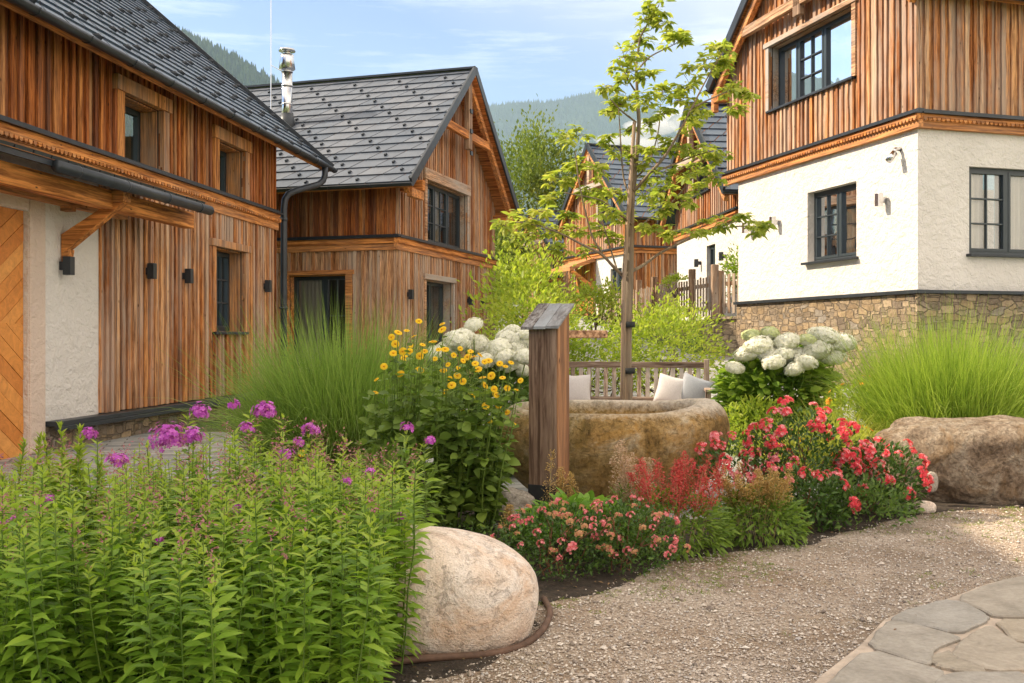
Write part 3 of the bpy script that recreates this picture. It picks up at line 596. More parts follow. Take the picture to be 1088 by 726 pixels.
# ------------------------------------------------------------------ houses
class House:
    """local frame: x along the ridge, long wall on y=0 facing -y, gable wall on x=0 facing sx"""
    def __init__(s, name, label, origin, ang, sx, base=0):
        s.root = thing(name, label, 'house', (origin[0], origin[1], base), ang); s.sx = sx; s.b = base; s.rng = random.Random(hash(label) % 1000 if False else len(label) * 7 + 3)
    def long(s, u, d, z): return (u, -d, z - s.b)
    def gable(s, u, d, z): return (s.sx * d, u, z - s.b)
def cells_of(u0, u1, z0, top, ops, breaks):
    us = sorted(set([u0, u1] + [q for o in ops for q in o[:2] if u0 < q < u1] + [q for q in breaks if u0 < q < u1]))
    for a, b in zip(us[:-1], us[1:]):
        if b - a < 1e-4: continue
        iv = [(z0, None)]; cut = sorted([(o[2], o[3]) for o in ops if o[0] <= a + 1e-4 and o[1] >= b - 1e-4])
        z = z0; out = []
        for lo, hi in cut:
            if lo > z + 1e-3: out.append((z, lo))
            z = max(z, hi)
        out.append((z, None)); yield a, b, out
def panel(m, F, u0, u1, z0, top, ops, d0, d1, breaks=(), mi=0):
    tf = top if callable(top) else (lambda u: top)
    for a, b, iv in cells_of(u0, u1, z0, top, ops, breaks):
        for lo, hi in iv:
            ta, tb = (tf(a), tf(b)) if hi is None else (hi, hi)
            if max(ta, tb) <= lo + 1e-3: continue
            ta = max(ta, lo + .001); tb = max(tb, lo + .001)
            m.hexa([F(a, d0, lo), F(b, d0, lo), F(b, d1, lo), F(a, d1, lo), F(a, d0, ta), F(b, d0, tb), F(b, d1, tb), F(a, d1, ta)], mi)
def clad(m, F, u0, u1, z0, top, ops, d, rng, w=(.10, .17), breaks=(), th=.024):
    tf = top if callable(top) else (lambda u: top)
    def piece(a, b, lo, hi, e0, e1, wob=.004):
        ta, tb = (tf(a), tf(b)) if hi is None else (hi, hi)
        if max(ta, tb) <= lo + .01: return
        ta = max(ta, lo + .003); tb = max(tb, lo + .003); n = max(1, int((max(ta, tb) - lo) / .32)); V = []
        for k in range(n + 1):
            q = k / n; za, zb = lo + (ta - lo) * q, lo + (tb - lo) * q; ja, jb = (rng.gauss(0, wob), rng.gauss(0, wob)) if 0 < k < n else (0, 0)
            V += [F(a + ja, e0, za), F(b + jb, e0, zb), F(b + jb, e1, zb), F(a + ja, e1, za)]
        j = np.arange(4); j1 = (j + 1) % 4; fs = np.concatenate([np.stack([4 * k + j, 4 * k + j1, 4 * k + 4 + j1, 4 * k + 4 + j], 1) for k in range(n)] + [np.array([[3, 2, 1, 0]]), np.array([[0, 1, 2, 3]]) + 4 * n])
        V = np.array(V); 
        if np.dot(np.cross(V[1] - V[0], V[3] - V[0]), V[4] - V[0]) < 0: fs = fs[:, ::-1]
        m.arr(V, fs)
    for a, b, iv in cells_of(u0, u1, z0, top, ops, breaks):
        for lo, hi in iv:
            n = max(1, int(round((b - a) / rng.uniform(*w)))); e = [a]
            for i in range(1, n): e.append(a + (b - a) * i / n + rng.uniform(-.022, .022) * min(1, (b - a)))
            e.append(b)
            for i in range(n):
                piece(e[i] + .002, e[i + 1] - .002, lo, hi, d, d + th * rng.uniform(.8, 1.1))
            for i in range(0, n + 1):
                bw = rng.uniform(.055, .085); x0 = max(a, e[i] - bw / 2); x1 = min(b, e[i] + bw / 2)
                if x1 - x0 > .02: piece(x0, x1, lo + rng.uniform(-.004, .006), hi, d + th * 1.12, d + th * 1.12 + rng.uniform(.024, .040), .006)
def window(H, F, u0, u1, z0, z1, cols, rows=1, rec=.2, curtain=None, sill=True, trim=None, name='window', hmul=None, tw=.12, tilt=None, cgap=None):
    fw = .055; m = MB()
    d0, d1 = -rec - .05, -rec + .02
    bx = lambda a, b, c, e, p=d0, q=d1: m.box(a, b, p, q, c, e, f=F)
    bx(u0, u0 + fw, z0, z1); bx(u1 - fw, u1, z0, z1); bx(u0 + fw, u1 - fw, z0, z0 + fw); bx(u0 + fw, u1 - fw, z1 - fw, z1)
    W = u1 - u0 - 2 * fw; tot = sum(c[0] for c in cols); x = u0 + fw; g = MB()
    for ci, (cw, mr) in enumerate(cols):
        xa, xb = x, x + W * cw / tot; x = xb; q = .045; e0, e1 = d0 + .012, d1 + .012
        if ci: bx(xa - .03, xa + .03, z0 + fw, z1 - fw, d0, d1 + .004); xa += .03
        if ci < len(cols) - 1: xb -= .03
        bx(xa, xa + q, z0 + fw, z1 - fw, e0, e1); bx(xb - q, xb, z0 + fw, z1 - fw, e0, e1)
        bx(xa + q, xb - q, z0 + fw, z0 + fw + q, e0, e1); bx(xa + q, xb - q, z1 - fw - q, z1 - fw, e0, e1)
        nr, nc = mr
        for r in range(1, nr):
            zz = z0 + fw + q + (z1 - z0 - 2 * fw - 2 * q) * r / nr; bx(xa + q, xb - q, zz - .012, zz + .012, d0 + .02, d1)
        for r in range(1, nc):
            xx = xa + q + (xb - xa - 2 * q) * r / nc; bx(xx - .012, xx + .012, z0 + fw + q, z1 - fw - q, d0 + .022, d1 - .002)
        g.arr([F(a_, d0 + .03, b_) for a_, b_ in ((xa + q - .01, z0 + fw + q - .01), (xb - q + .01, z0 + fw + q - .01), (xb - q + .01, z1 - fw - q + .01), (xa + q - .01, z1 - fw - q + .01))], np.array([[0, 1, 2, 3]]))
    fr = m.build(name, 'window_frame', H.root); g.build('pane', 'glass', fr)
    if curtain:
        cm, spans = curtain
        for (a, b) in spans:
            c = MB(); n = int((b - a) / .02) + 2; us = np.linspace(a, b, n); ph = a * 7
            dd = -rec - .10 + .025 * np.sin(us * 62 + ph) + .012 * np.sin(us * 23 + ph)
            V = [F(u, d, z) for z in (z0 + .04, z1 - .03) for u, d in zip(us, dd)]
            k = np.arange(n - 1); c.arr(V, np.stack([k, k + 1, k + n + 1, k + n], 1)); c.build('curtain', cm, fr, True)
    if sill:
        s_ = MB(); s_.box(u0 - .06, u1 + .06, -rec + .01, .115, z0 - .05, z0 - .004, f=F); s_.build('sill', 'dark_metal', fr, bevel=.006)
    if trim:
        tm = MB(); tmat, head = trim
        tm.box(u0 - tw, u0 - .001, -.02, .085, z0 - .01, z1, f=F); tm.box(u1 + .001, u1 + tw, -.02, .085, z0 - .01, z1, f=F)
        tm.box(u0 - tw - .05, u1 + tw + .05, -.02, .11, z1 + .001, z1 + head, f=F)
        # timber linings of the deep opening
        tm.box(u0 - .001, u0 + .02, -rec + .025, -.021, z0, z1, f=F); tm.box(u1 - .02, u1 + .001, -rec + .025, -.021, z0, z1, f=F)
        tm.box(u0 + .02, u1 - .02, -rec + .025, -.021, z1 - .02, z1 + .001, f=F)
        tm.build('window_surround', tmat, fr, bevel=.006)
    return fr
def wall_lamp(H, F, u, z, mat='dark_metal'):
    m = MB(); m.box(u - .05, u + .05, .085, .185, z - .11, z + .11, f=F); m.box(u - .03, u + .03, .0, .085, z - .05, z + .05, f=F)
    return m.build('wall_lamp', mat, H.root, bevel=.006)
def tiles(m, O, ex, es, en, A, B, rng, tw=.6, th=.335, shear=.24, guard=lambda i, j: (i + j) % 2 == 0, clip=None):
    """A: length along eave, B: length upslope"""
    O, ex, es, en = (np.array(q, float) for q in (O, ex, es, en)); nj = int(math.ceil(B / th)); ni = int(math.ceil(A / tw)) + 2
    for j in range(nj):
        b0 = j * th; b1 = min(B, b0 + th + .03); off = (j % 2) * tw / 2
        for i in range(-1, ni):
            a0 = i * tw + off + .014; a1 = a0 + tw - .028
            s0, s1 = a0, a0 + shear; c0, c1 = a1, a1 + shear
            s0, s1, c0, c1 = (min(max(q, 0), A) for q in (s0, s1, c0, c1))
            if c0 - s0 < .02 and c1 - s1 < .02: continue
            l = .034 + rng.uniform(0, .006); u = .006
            P = [O + ex * s0 + es * b0 + en * .004, O + ex * c0 + es * b0 + en * .004, O + ex * c1 + es * b1 + en * .001, O + ex * s1 + es * b1 + en * .001,
                 O + ex * s0 + es * b0 + en * l, O + ex * c0 + es * b0 + en * l, O + ex * c1 + es * b1 + en * u, O + ex * s1 + es * b1 + en * u]
            m.hexa(P)
            if guard(i, j) and .05 < (a0 + a1) / 2 < A - .1 and b1 - b0 > .3:
                g = O + ex * ((a0 + a1) / 2 + shear * .35) + es * (b0 + .10); w = .024
                m.hexa([g - ex * w + en * .016, g + ex * w + en * .016, g + ex * w + es * .12 + en * .01, g - ex * w + es * .12 + en * .01,
                        g - ex * w + en * .075, g + ex * w + en * .075, g + ex * w * .6 + es * .06 + en * .075, g - ex * w * .6 + es * .06 + en * .075], 1)
def roof(H, x0, x1, ye0, yr, ye1, ze, zr, tmat='roof_tile', guard=None, sides=(0, 1), gutter=(0,), th=.13, gut_ext=(.05, .05), verge=(True, True), tw=.6, tht=.335, soffit='soffit_wood'):
    b = H.b; r = H.rng
    rf = MB()
    for sd in (0, 1):
        ye = (ye0, ye1)[sd]
        v = np.array([0, yr - ye, zr - ze]); S = np.linalg.norm(v); es = v / S; en = np.array([0, -es[2], es[1]]) if sd == 0 else np.array([0, es[2], es[1]])
        a = np.array([x0, ye, ze - b]); bb = np.array([x1, ye, ze - b]); q = es * S
        nb = 14 # soffit boards visible below the overhang
        rf.hexa([a - en * th, bb - en * th, bb + q - np.array([0, 0, th / es[1] if sd == 0 else -th / es[1]]), a + q - np.array([0, 0, th / es[1] if sd == 0 else -th / es[1]]), a, bb, bb + q, a + q])
    R = rf.build('roof', soffit, H.root)
    tm = MB()
    for sd in sides:
        ye = (ye0, ye1)[sd]; v = np.array([0, yr - ye, zr - ze]); S = np.linalg.norm(v); es = v / S
        en = np.array([0, -es[2], es[1]]) if sd == 0 else np.array([0, es[2], es[1]])
        if sd == 0: tiles(tm, (x0, ye, ze - b), (1, 0, 0), es, en, x1 - x0, S, r, tw, tht, guard=guard or (lambda i, j: False))
        else: tiles(tm, (x1, ye, ze - b), (-1, 0, 0), es, en, x1 - x0, S, r, tw, tht, guard=guard or (lambda i, j: False))
    tm.build('roof_tiles', [tmat, 'dark_metal'], R)
    vm = MB()
    for x, on in ((x0, verge[0]), (x1, verge[1])):
        if not on: continue
        for ye in (ye0, ye1):
            vm.beam((x, ye, ze - b + .0), (x, yr, zr - b + .0), .05, .20, up=(0, 0, 1))
    vm.beam((x0 - .03, yr, zr - b + .035), (x1 + .03, yr, zr - b + .035), .22, .05)
    vm.build('verge_trim', 'dark_metal', R)
    for sd in gutter:
        ye = (ye0, ye1)[sd]; s = -1 if sd == 0 else 1; g = MB(); n = 9; a = np.linspace(pi, 2 * pi, n); rr = .075
        c = np.array([0, ye + s * .055, ze - b - .02]); xs = (x0 - gut_ext[0], x1 + gut_ext[1])
        out = [c + (0, rr * cos(k), rr * sin(k)) for k in a]; inn = [c + (0, (rr - .008) * cos(k), (rr - .008) * sin(k)) for k in a[::-1]]
        loop = np.array(out + inn); V = np.concatenate([loop + (x, 0, 0) for x in xs]); N = len(loop); k = np.arange(N)
        g.arr(V, [np.stack([k, (k + 1) % N, (k + 1) % N + N, k + N], 1)])
        for x in xs:
            g.arr([c + (x, rr * cos(k) * .99, rr * sin(k) * .99) for k in a], np.arange(n)[None])
        x = xs[0] + .8
        while x < xs[1]:
            g.tube([c + (x, (rr + .004) * cos(k), (rr + .004) * sin(k)) for k in a], .007, 4); x += 1.0
        g.build('gutter', 'dark_metal', H.root, True)
    return R
def belt(H, F, u0, u1, zb, zt, mat='timber_x', fringe=True, flash=True, d=.05, name='timber_belt'):
    m = MB(); hmid = zb + (zt - zb) * .45
    m.box(u0, u1, -.01, d + .07, hmid, zt - .055, f=F); m.box(u0, u1, -.01, d + .035, zb, hmid - .02, f=F); m.box(u0, u1, -.012, d + .05, hmid - .02, hmid, f=F)
    o = m.build(name, mat, H.root, bevel=.005)
    if fringe:
        f = MB(); n = int((u1 - u0) / .085); a = np.linspace(0, pi, 6)
        for i in range(n):
            c = u0 + (i + .5) * (u1 - u0) / n; f.prism([(c + .034 * cos(k), hmid + .035 - .05 * sin(k)) for k in a], F, d + .071, d + .088)
        f.box(u0, u1, d + .0705, d + .0865, hmid + .036, hmid + .062, f=F)
        f.build('carved_fringe', mat, o)
    if flash:
        g = MB(); g.box(u0 - .02, u1 + .02, -.01, d + .12, zt - .055, zt - .03, f=F); g.box(u0 - .02, u1 + .02, -.01, d + .06, zt - .029, zt + .02, f=F)
        g.build('flashing', 'dark_metal', o)
    return o
def ang(dx, dy): return math.atan2(dy, dx)
# ---- left house -------------------------------------------------------------
HA = House('wooden_house', 'large brown boarded house at left with dark tiled roof and plank door', (-5.556, 11), ang(.134, .991), 1)
HA.root.rotation_euler[2] = ang(.1328, .9911)
F = HA.long; rg = HA.rng
AX0, AX1 = -6.5, 7.8; ZT = 5.15
w1 = (2.25, 3.33, 3.72, 4.62); w2 = (5.22, 6.3, 3.72, 4.58); w3 = (5.1, 6.3, 1.44, 2.82); dr = (-1.3, .23, 0, 2.78)
core = MB()
panel(core, F, 1.69, AX1, .34, ZT, [w1, w2, w3], -.36, -.002)
panel(core, F, AX0, 1.69, 3.36, ZT, [w1], -.36, -.002)
core.box(AX1 - .36, AX1, .361, 9.5, 0, ZT); core.build('wall_core', 'interior', HA.root)
pl = MB(); panel(pl, F, AX0, 1.69, 0, 3.36, [dr], -.36, .03); pl.build('plaster_wall', 'plaster', HA.root)
jb = MB(); jb.box(.232, .54, -.2, .055, 0, 2.98, f=F); jb.box(-1.62, -1.302, -.2, .055, 0, 2.98, f=F); jb.box(-1.302, .232, -.2, .055, 2.782, 2.98, f=F)
jb.build('door_surround', 'plaster_trim', HA.root, bevel=.03)
# door: boards set as nested diamonds
def clip(poly, a, b, c):     # keep a*x+b*y<=c
    out = []; n = len(poly)
    for i in range(n):
        p_, q_ = poly[i], poly[(i + 1) % n]; sp = a * p_[0] + b * p_[1] - c; sq = a * q_[0] + b * q_[1] - c
        if sp <= 0: out.append(p_)
        if sp * sq < 0: k = sp / (sp - sq); out.append((p_[0] + k * (q_[0] - p_[0]), p_[1] + k * (q_[1] - p_[1])))
    return out
m, t, p, o = new_mat('door_board'); v = coords(t); isl = island(t)
c = ramp(t, [(0, (.62, .22, .04)), (.5, (.74, .30, .06)), (1, (.80, .38, .10))], isl); c = mix(t, c, ramp(t, [(.3, (.6, .5, .42)), (.6, (1.05, 1, 1))], noise(t, v, 5, 6, .7, 2.5)), .7, 'MULTIPLY')
t.links.new(c, p.inputs['Base Color']); p.inputs['Roughness'].default_value = .6; bump(t, p, noise(t, v, 40, 4), .2, .004)
dm = MB()
for cx0, cx1 in ((-1.3, -.535), (-.535, .23)):
    for sg_, z_lo, z_hi in ((1, 0, 1.5), (-1, 1.5, 2.78)):
        for k in range(-30, 40):
            t0 = k * .165; P = [(cx0 + .004, z_lo), (cx1 - .004, z_lo), (cx1 - .004, z_hi), (cx0 + .004, z_hi)]
            s2 = sg_ if cx0 < -1 else -sg_
            P = clip(P, -s2 * .6, .8, t0 + .158); P = clip(P, s2 * .6, -.8, -t0) if P else P
            if len(P) > 2: dm.prism(P, F, -.12, -.03 + rg.uniform(0, .006))
dm.build('door', 'door_board', HA.root)
st = MB(); panel(st, F, .56, AX1, 0, .30, [], .031, .045); st.box(.56, AX1, -.3, .0305, -.1, .29, f=F); st.build('stone_plinth', 'masonry', HA.root)
lg = MB(); lg.box(.55, AX1 + .02, -.05, .20, .30, .36, f=F); lg.box(.55, AX1 + .02, .16, .20, .245, .2995, f=F); lg.build('plinth_ledge', 'dark_metal', HA.root, bevel=.008)
cl = MB(); clad(cl, F, 1.69, AX1, .37, 3.37, [w3], 0, rg, breaks=(7.6,)); cl.build('board_cladding', 'wood_mixed', HA.root)
cl = MB(); clad(cl, F, AX0, AX1, 3.74, ZT, [w1, w2], 0, rg); cl.build('board_cladding', 'wood_warm', HA.root)
belt(HA, F, AX0, AX1 + .05, 3.37, 3.72)
for w, cu in ((w1, ('curtain_dark', [(w1[0] + .05, w1[0] + .4)])), (w2, None)):
    window(HA, F, *w, [(1, (1, 1)), (1, (1, 1))], rec=.3, curtain=cu, trim=('timber_z', .2), tw=.17)
window(HA, F, *w3, [(1, (1, 1)), (1, (3, 2))], rec=.24, curtain=('curtain_dark', [(5.15, 5.5)]), trim=('timber_z', .12), tw=.12)
for u, z in ((.86, 2.2), (2.88, 2.27), (4.02, 2.27), (7.2, 2.28)): wall_lamp(HA, F, u, z)
R = roof(HA, -7.2, 9.75, -.5, 4.75, 10.0, 4.86, 4.86 + 5.25 * .87, guard=lambda i, j: (i + j) % 3 == 0, sides=(0,), gutter=(0,), tw=.44, tht=.30)
# unseen block and roof added on this house to shade the gravel
m_ = MB(); m_.hexa([(-9.5, 2.1, 6.5), (-.6, 2.1, 6.5), (-.6, 7.4, 6.5), (-9.5, 7.4, 6.5), (-9.5, 2.1, 8.5), (-.6, 2.1, 8.5), (-.6, 7.4, 8.5), (-9.5, 7.4, 8.5)]); m_.build('shade_block', 'wood_warm', HA.root)
roof(HA, -10, -.3, 1.6, 4.75, 7.9, 8.35, 10.5, guard=lambda i, j: False, sides=(0,), gutter=(0,))  # roof of the added block, its ridge height sets the shadow edge
# porch canopy over the door
cn = MB(); cn.beam((-6, -.62, 2.98), (3.0, -.62, 2.98), .16, .22); cn.beam((-6, -.1, 3.0), (2.2, -.1, 3.0), .12, .18)
cn.build('canopy_beam', 'timber_x', HA.root, bevel=.01)
for u in (.85, -2.4):
    br_ = MB(); P = [(-.06, 2.32), (-.06, 2.5), (-.14, 2.62), (-.62, 2.93), (-.80, 2.93), (-.8, 2.84), (-.62, 2.78), (-.42, 2.66), (-.34, 2.62), (-.24, 2.54), (-.16, 2.5)]
    br_.prism([(-.04, 2.34), (-.04, 2.58), (-.66, 2.95), (-.84, 2.95)], lambda a, d, z: (d, a, z), u, u + .13)
    br_.prism([(-.04, 2.22), (-.04, 2.36), (-.14, 2.40), (-.12, 2.28)], lambda a, d, z: (d, a, z), u + .001, u + .129)
    br_.box(u, u + .13, -.16, .0, 2.86, 2.98); br_.box(u - .02, u + .15, -.85, -.02, 2.955, 3.10)
    br_.build('canopy_bracket', 'timber_y', HA.root, bevel=.008)
cr_ = MB(); cr_.hexa([(-6.2, -.95, 3.10), (2.75, -.95, 3.10), (2.75, -.12, 3.36), (-6.2, -.12, 3.36), (-6.2, -.95, 3.16), (2.75, -.95, 3.16), (2.75, -.12, 3.42), (-6.2, -.12, 3.42)])
tiles(cr_, (-6.2, -.97, 3.165), (1, 0, 0), (0, .954, .299), (0, -.299, .954), 8.95, .86, rg, .3, .2, 0, guard=lambda i, j: False)
cr_.build('canopy_roof', 'dark_metal', HA.root)
g = MB(); a_ = np.linspace(pi, 2 * pi, 9)
g.tube([(-.75, -1.0, 3.10), (2.85, -1.0, 3.10)], .066, 14); 
for x in (-.4, .6, 1.6, 2.5): g.tube([(x - .012, -1.0, 3.10), (x + .012, -1.0, 3.10)], .072, 14)
g.build('canopy_gutter', 'dark_metal', HA.root, True)
dp = MB(); dp.tube([(9.15, -.56, 4.78), (9.15, -.56, 4.62), (9.1, -.54, 4.5), (8.95, -.48, 4.40), (8.35, -.24, 4.2), (8.15, -.16, 4.1), (8.05, -.13, 3.98), (8.03, -.12, 3.8), (8.02, -.12, 2), (8.02, -.12, .05)], .062, 12)
for z in (3.6, 1.9, .5): dp.tube([(8.02, -.12, z - .03), (8.02, -.12, z + .03)], .072, 12); dp.box(7.8, 8.0, -.13, -.11, z - .015, z + .015)
dp.build('downpipe', 'dark_metal', HA.root, True)
# ---- middle house -----------------------------------------------------------
HB = House('gabled_house', 'brown timber house in the middle with sunlit grey tiled roof, gable and steel flue', (-2.54, 21.7), ang(.955, -.2965), 1)
G, F = HB.gable, HB.long; rg = HB.rng
BL, BW = -6.0, 6.76; zf = lambda y: 4.62 + (.69 + min(y, BW - y)) * .84 - .18
gw = (1.62, 4.40, 3.60, 5.05); gd = (1.55, 3.35, .1, 2.70); lw = (-2.63, -1.2, .1, 2.74)
core = MB(); panel(core, G, 0, BW, 0, zf, [gw, gd], -.34, -.002, breaks=(BW / 2,)); panel(core, F, BL, -.341, 0, 4.9, [lw], -.34, -.002)
core.box(BL, -.341, BW - .3, BW, 0, 4.9); core.box(BL, BL + .3, 0.01, BW - .31, 0, 4.9); core.build('wall_core', 'interior', HB.root)
cl = MB(); clad(cl, G, -.045, BW, .25, 3.27, [gd], 0, rg, (.11, .15)); clad(cl, F, BL, -.0, .25, 3.27, [lw], 0, rg, (.13, .2)); cl.build('board_cladding', 'wood_weathered', HB.root)
cl = MB(); clad(cl, G, -.045, BW, 3.56, zf, [gw], 0, rg, (.11, .15), breaks=(BW / 2,)); cl.build('board_cladding', 'wood_mixed', HB.root)
cl = MB(); clad(cl, F, BL, 0, 3.56, 4.75, [], 0, rg, (.13, .2)); cl.build('board_cladding', 'wood_warm', HB.root)
belt(HB, G, -.12, BW + .1, 3.26, 3.58, 'timber_y', fringe=False); belt(HB, F, BL, .0, 3.26, 3.58, 'timber_x', fringe=False)
window(HB, G, *gw, [(1, (3, 2)), (1, (3, 2)), (1, (1, 1))], rec=.16, curtain=('curtain', [(1.7, 2.0), (2.7, 3.3)]), trim=('timber_grey_y', .26), tw=.14)
window(HB, G, *gd, [(1, (1, 1)), (1, (1, 1))], rec=.22, curtain=('curtain_dark', [(1.65, 2.4)]), trim=('timber_grey_y', .13), tw=.1, sill=False, name='glass_door')
window(HB, F, *lw, [(1.3, (1, 1)), (1, (3, 2))], rec=.18, curtain=('curtain', [(-2.55, -1.95)]), trim=('timber_x', .1), tw=.16, sill=False, name='glass_door')
for u in (.51, 4.48, 5.53): wall_lamp(HB, G, u, 2.3)
ZR = 4.62 + (.69 + 3.38) * .84
roof(HB, BL, .65, -.69, 3.38, BW + .69, 4.62, ZR, 'roof_tile_sunlit', guard=lambda i, j: (i + (j // 2)) % 2 == 0 and j % 2 == 0 or (j % 2 == 1 and (i + j // 2) % 2 == 1), sides=(0,), gutter=(0,), verge=(False, True), tw=.62, tht=.34)
tr = MB()
for sd in (0, 1):
    y0, s = ((-.52), 1) if sd == 0 else (BW + .52, -1)
    for d in (.46,):
        tr.beam(G(y0, d, 4.62 + .17 * .84 - .28), G(3.38 - s * .02, d, ZR - .30), .12, .16)
tr.beam(G(1.6, .46, 6.40), G(BW - 1.6, .46, 6.40), .12, .20); tr.build('truss', 'timber_y', HB.root, bevel=.01)
kp = MB(); kp.box(3.26, 3.50, .40, .53, 6.05, ZR - .33, f=G); kp.box(3.32, 3.44, .38, .39, 6.35, 7.2, f=G); kp.build('king_post', 'timber_grey_z', HB.root, bevel=.01)
for z in (5.95, 6.5, 7.0):
    kb = MB(); kb.box(3.30, 3.46, .531, .56, z - .05, z + .05, f=G); kb.build('iron_bracket', 'dark_metal', HB.root)
for y in (.06, BW - .18):
    pb = MB(); pb.box(.03, .6, y, y + .16, 4.55, 4.78); 
    pb.box(.45, .57, y - .52 if y < 1 else y, y + .16 if y < 1 else y + .68, 4.35, 4.54)
    pb.build('eave_bracket', 'timber_x', HB.root, bevel=.01)
# flue
fx, fy = -3.6, 1.55; fz = 4.62 + (.69 + fy) * .84
fl = MB(); fl.tube([(fx, fy, fz - .2), (fx, fy, fz + 1.35)], .13, 20); 
for z in (.55, 1.0, 1.35): fl.tube([(fx, fy, fz + z - .02), (fx, fy, fz + z + .02)], .142, 20)
FL = fl.build('flue', 'steel', HB.root, True)
fc = MB(); fc.tube([(fx, fy, fz + 1.37), (fx, fy, fz + 1.42), (fx, fy, fz + 1.68), (fx, fy, fz + 1.76)], [.14, .2, .165, .165], 20); fc.tube([(fx, fy, fz + 1.77), (fx, fy, fz + 1.84)], .10, 16); fc.tube([(fx, fy, fz + 1.85), (fx, fy, fz + 1.90), (fx, fy, fz + 1.91)], [.205, .19, .05], 20); fc.build('flue_cowl', 'steel', FL, True)
fk = MB(); fk.tube([(fx, fy, fz - .25), (fx, fy, fz + .1), (fx, fy, fz + .32)], [.27, .2, .145], 18); fk.build('flue_collar', 'dark_metal', FL, True)
am = MB(); am.tube([(fx - .45, fy, fz), (fx - .45, fy, fz + 3.2)], .012, 6); am.tube([(fx - .45, fy, fz + 1.55), (fx - .1, fy, fz + 1.35)], .01, 5); am.build('lightning_rod', 'steel', HB.root)
# ---- right house ------------------------------------------------------------
HC = House('stone_footed_house', 'house at right with white plaster storey on stone base under weathered boards', (6.57, 16), ang(.9606, .278), -1)
G, F = HC.gable, HC.long; rg = HC.rng
CL = 6.5; CW, CW2 = 6.25, 5.83; ch = .87; CR = 3.12; cz0 = 7.02; zc = lambda y: cz0 + min(y, CW - y) * ch
uw = (1.66, 4.45, 5.98, 7.28); mw = (1.62, 3.16, 2.78, 4.12); rw = (1.0, 2.9, 2.72, 4.16)
core = MB(); panel(core, G, 0, CW, 4.78, zc, [uw], -.36, -.002, breaks=(CR,)); panel(core, F, .361, CL, 4.78, 7.02, [], -.36, -.002)
core.box(.37, CL, CW - .36, CW, 4.78, 7.02); core.build('wall_core', 'interior', HC.root)
pw = MB(); panel(pw, G, 0, CW2, 2.11, 4.78, [mw], -.36, .0); panel(pw, F, .361, CL, 2.11, 4.78, [rw], -.36, 0); pw.box(.361, CL, CW2 - .3, CW2, 2.11, 4.78)
pw.build('plaster_wall', 'plaster', HC.root)
sw = MB(); panel(sw, G, 0.02, CW2, -.3, 2.05, [], -.4, .05); panel(sw, F, -.05, CL, -.3, 2.05, [], -.019, .05); sw.build('stone_base', 'masonry', HC.root, bevel=.01)
lg = MB(); lg.box(-.135, CW2 + .02, -.1, .12, 2.05, 2.11, f=G); lg.box(-.1, CL, .0, .12, 2.052, 2.108, f=F); lg.build('base_ledge', 'dark_metal', HC.root, bevel=.006)
cl = MB(); clad(cl, G, -.045, CW, 4.99, zc, [uw], 0, rg, (.13, .19), breaks=(CR,)); clad(cl, F, 0, CL, 4.99, 7.0, [], 0, rg, (.13, .2)); cl.build('board_cladding', 'wood_mixed', HC.root)
belt(HC, G, -.13, CW + .1, 4.72, 5.0, 'timber_y'); belt(HC, F, -.0, CL, 4.72, 5.0, 'timber_x')
window(HC, G, *uw, [(1, (1, 1)), (.8, (3, 2)), (.62, (1, 1))], rec=.17, curtain=('curtain', [(3.3, 4.0), (2.3, 3.1), (1.70, 2.2)]), trim=('timber_grey_y', .1), tw=.12)
window(HC, G, *mw, [(1, (1, 1)), (1.15, (3, 2))], rec=.17, curtain=('curtain', [(1.66, 2.32), (2.42, 3.08)]))
window(HC, F, *rw, [(.75, (3, 2)), (1, (1, 1))], rec=.10, curtain=('curtain', [(1.05, 1.42), (1.7, 2.85)]))
for u in (.81, 4.2, 5.3): wall_lamp(HC, G, u, 3.67, 'steel')
sp = MB(); sp.tube([G(.42, 0, 4.46), G(.42, .10, 4.46), G(.42, .17, 4.36)], .035, 10); sp.tube([G(.42, .12, 4.40), G(.42, .24, 4.26)], .055, 12); sp.build('spotlight', 'steel', HC.root, True)
ZC = 7.2 + 3.125 * ch
roof(HC, -.36, CL, -.32, CR + .005, CW + .33, 7.2 - .32 * ch, ZC, guard=lambda i, j: False, sides=(1,), gutter=(0, 1), verge=(True, False))
tr = MB()
for y0, s in ((-.2, 1), (CW + .2, -1)):
    tr.beam(G(y0, .22, 7.2 - .2 * ch - .27), G(CR - s * .02, .22, ZC - .3), .12, .17)
tr.build('truss', 'timber_y', HC.root, bevel=.01)
tr = MB(); tr.beam(G(1.05, .22, 7.78), G(CW - 1.05, .22, 7.78), .12, .19); tr.build('collar_beam', 'timber_grey_y', HC.root, bevel=.01)
kp = MB(); kp.box(3.0, 3.24, .16, .28, 7.5, ZC - .3, f=G); kp.build('king_post', 'timber_grey_z', HC.root, bevel=.01)
pb = MB(); pb.box(-.34, -.06, CW - .12, CW + .06, 6.55, 6.75); pb.box(-.34, -.22, CW + .065, CW + .2, 6.35, 6.75); pb.build('eave_bracket', 'timber_x', HC.root, bevel=.01)
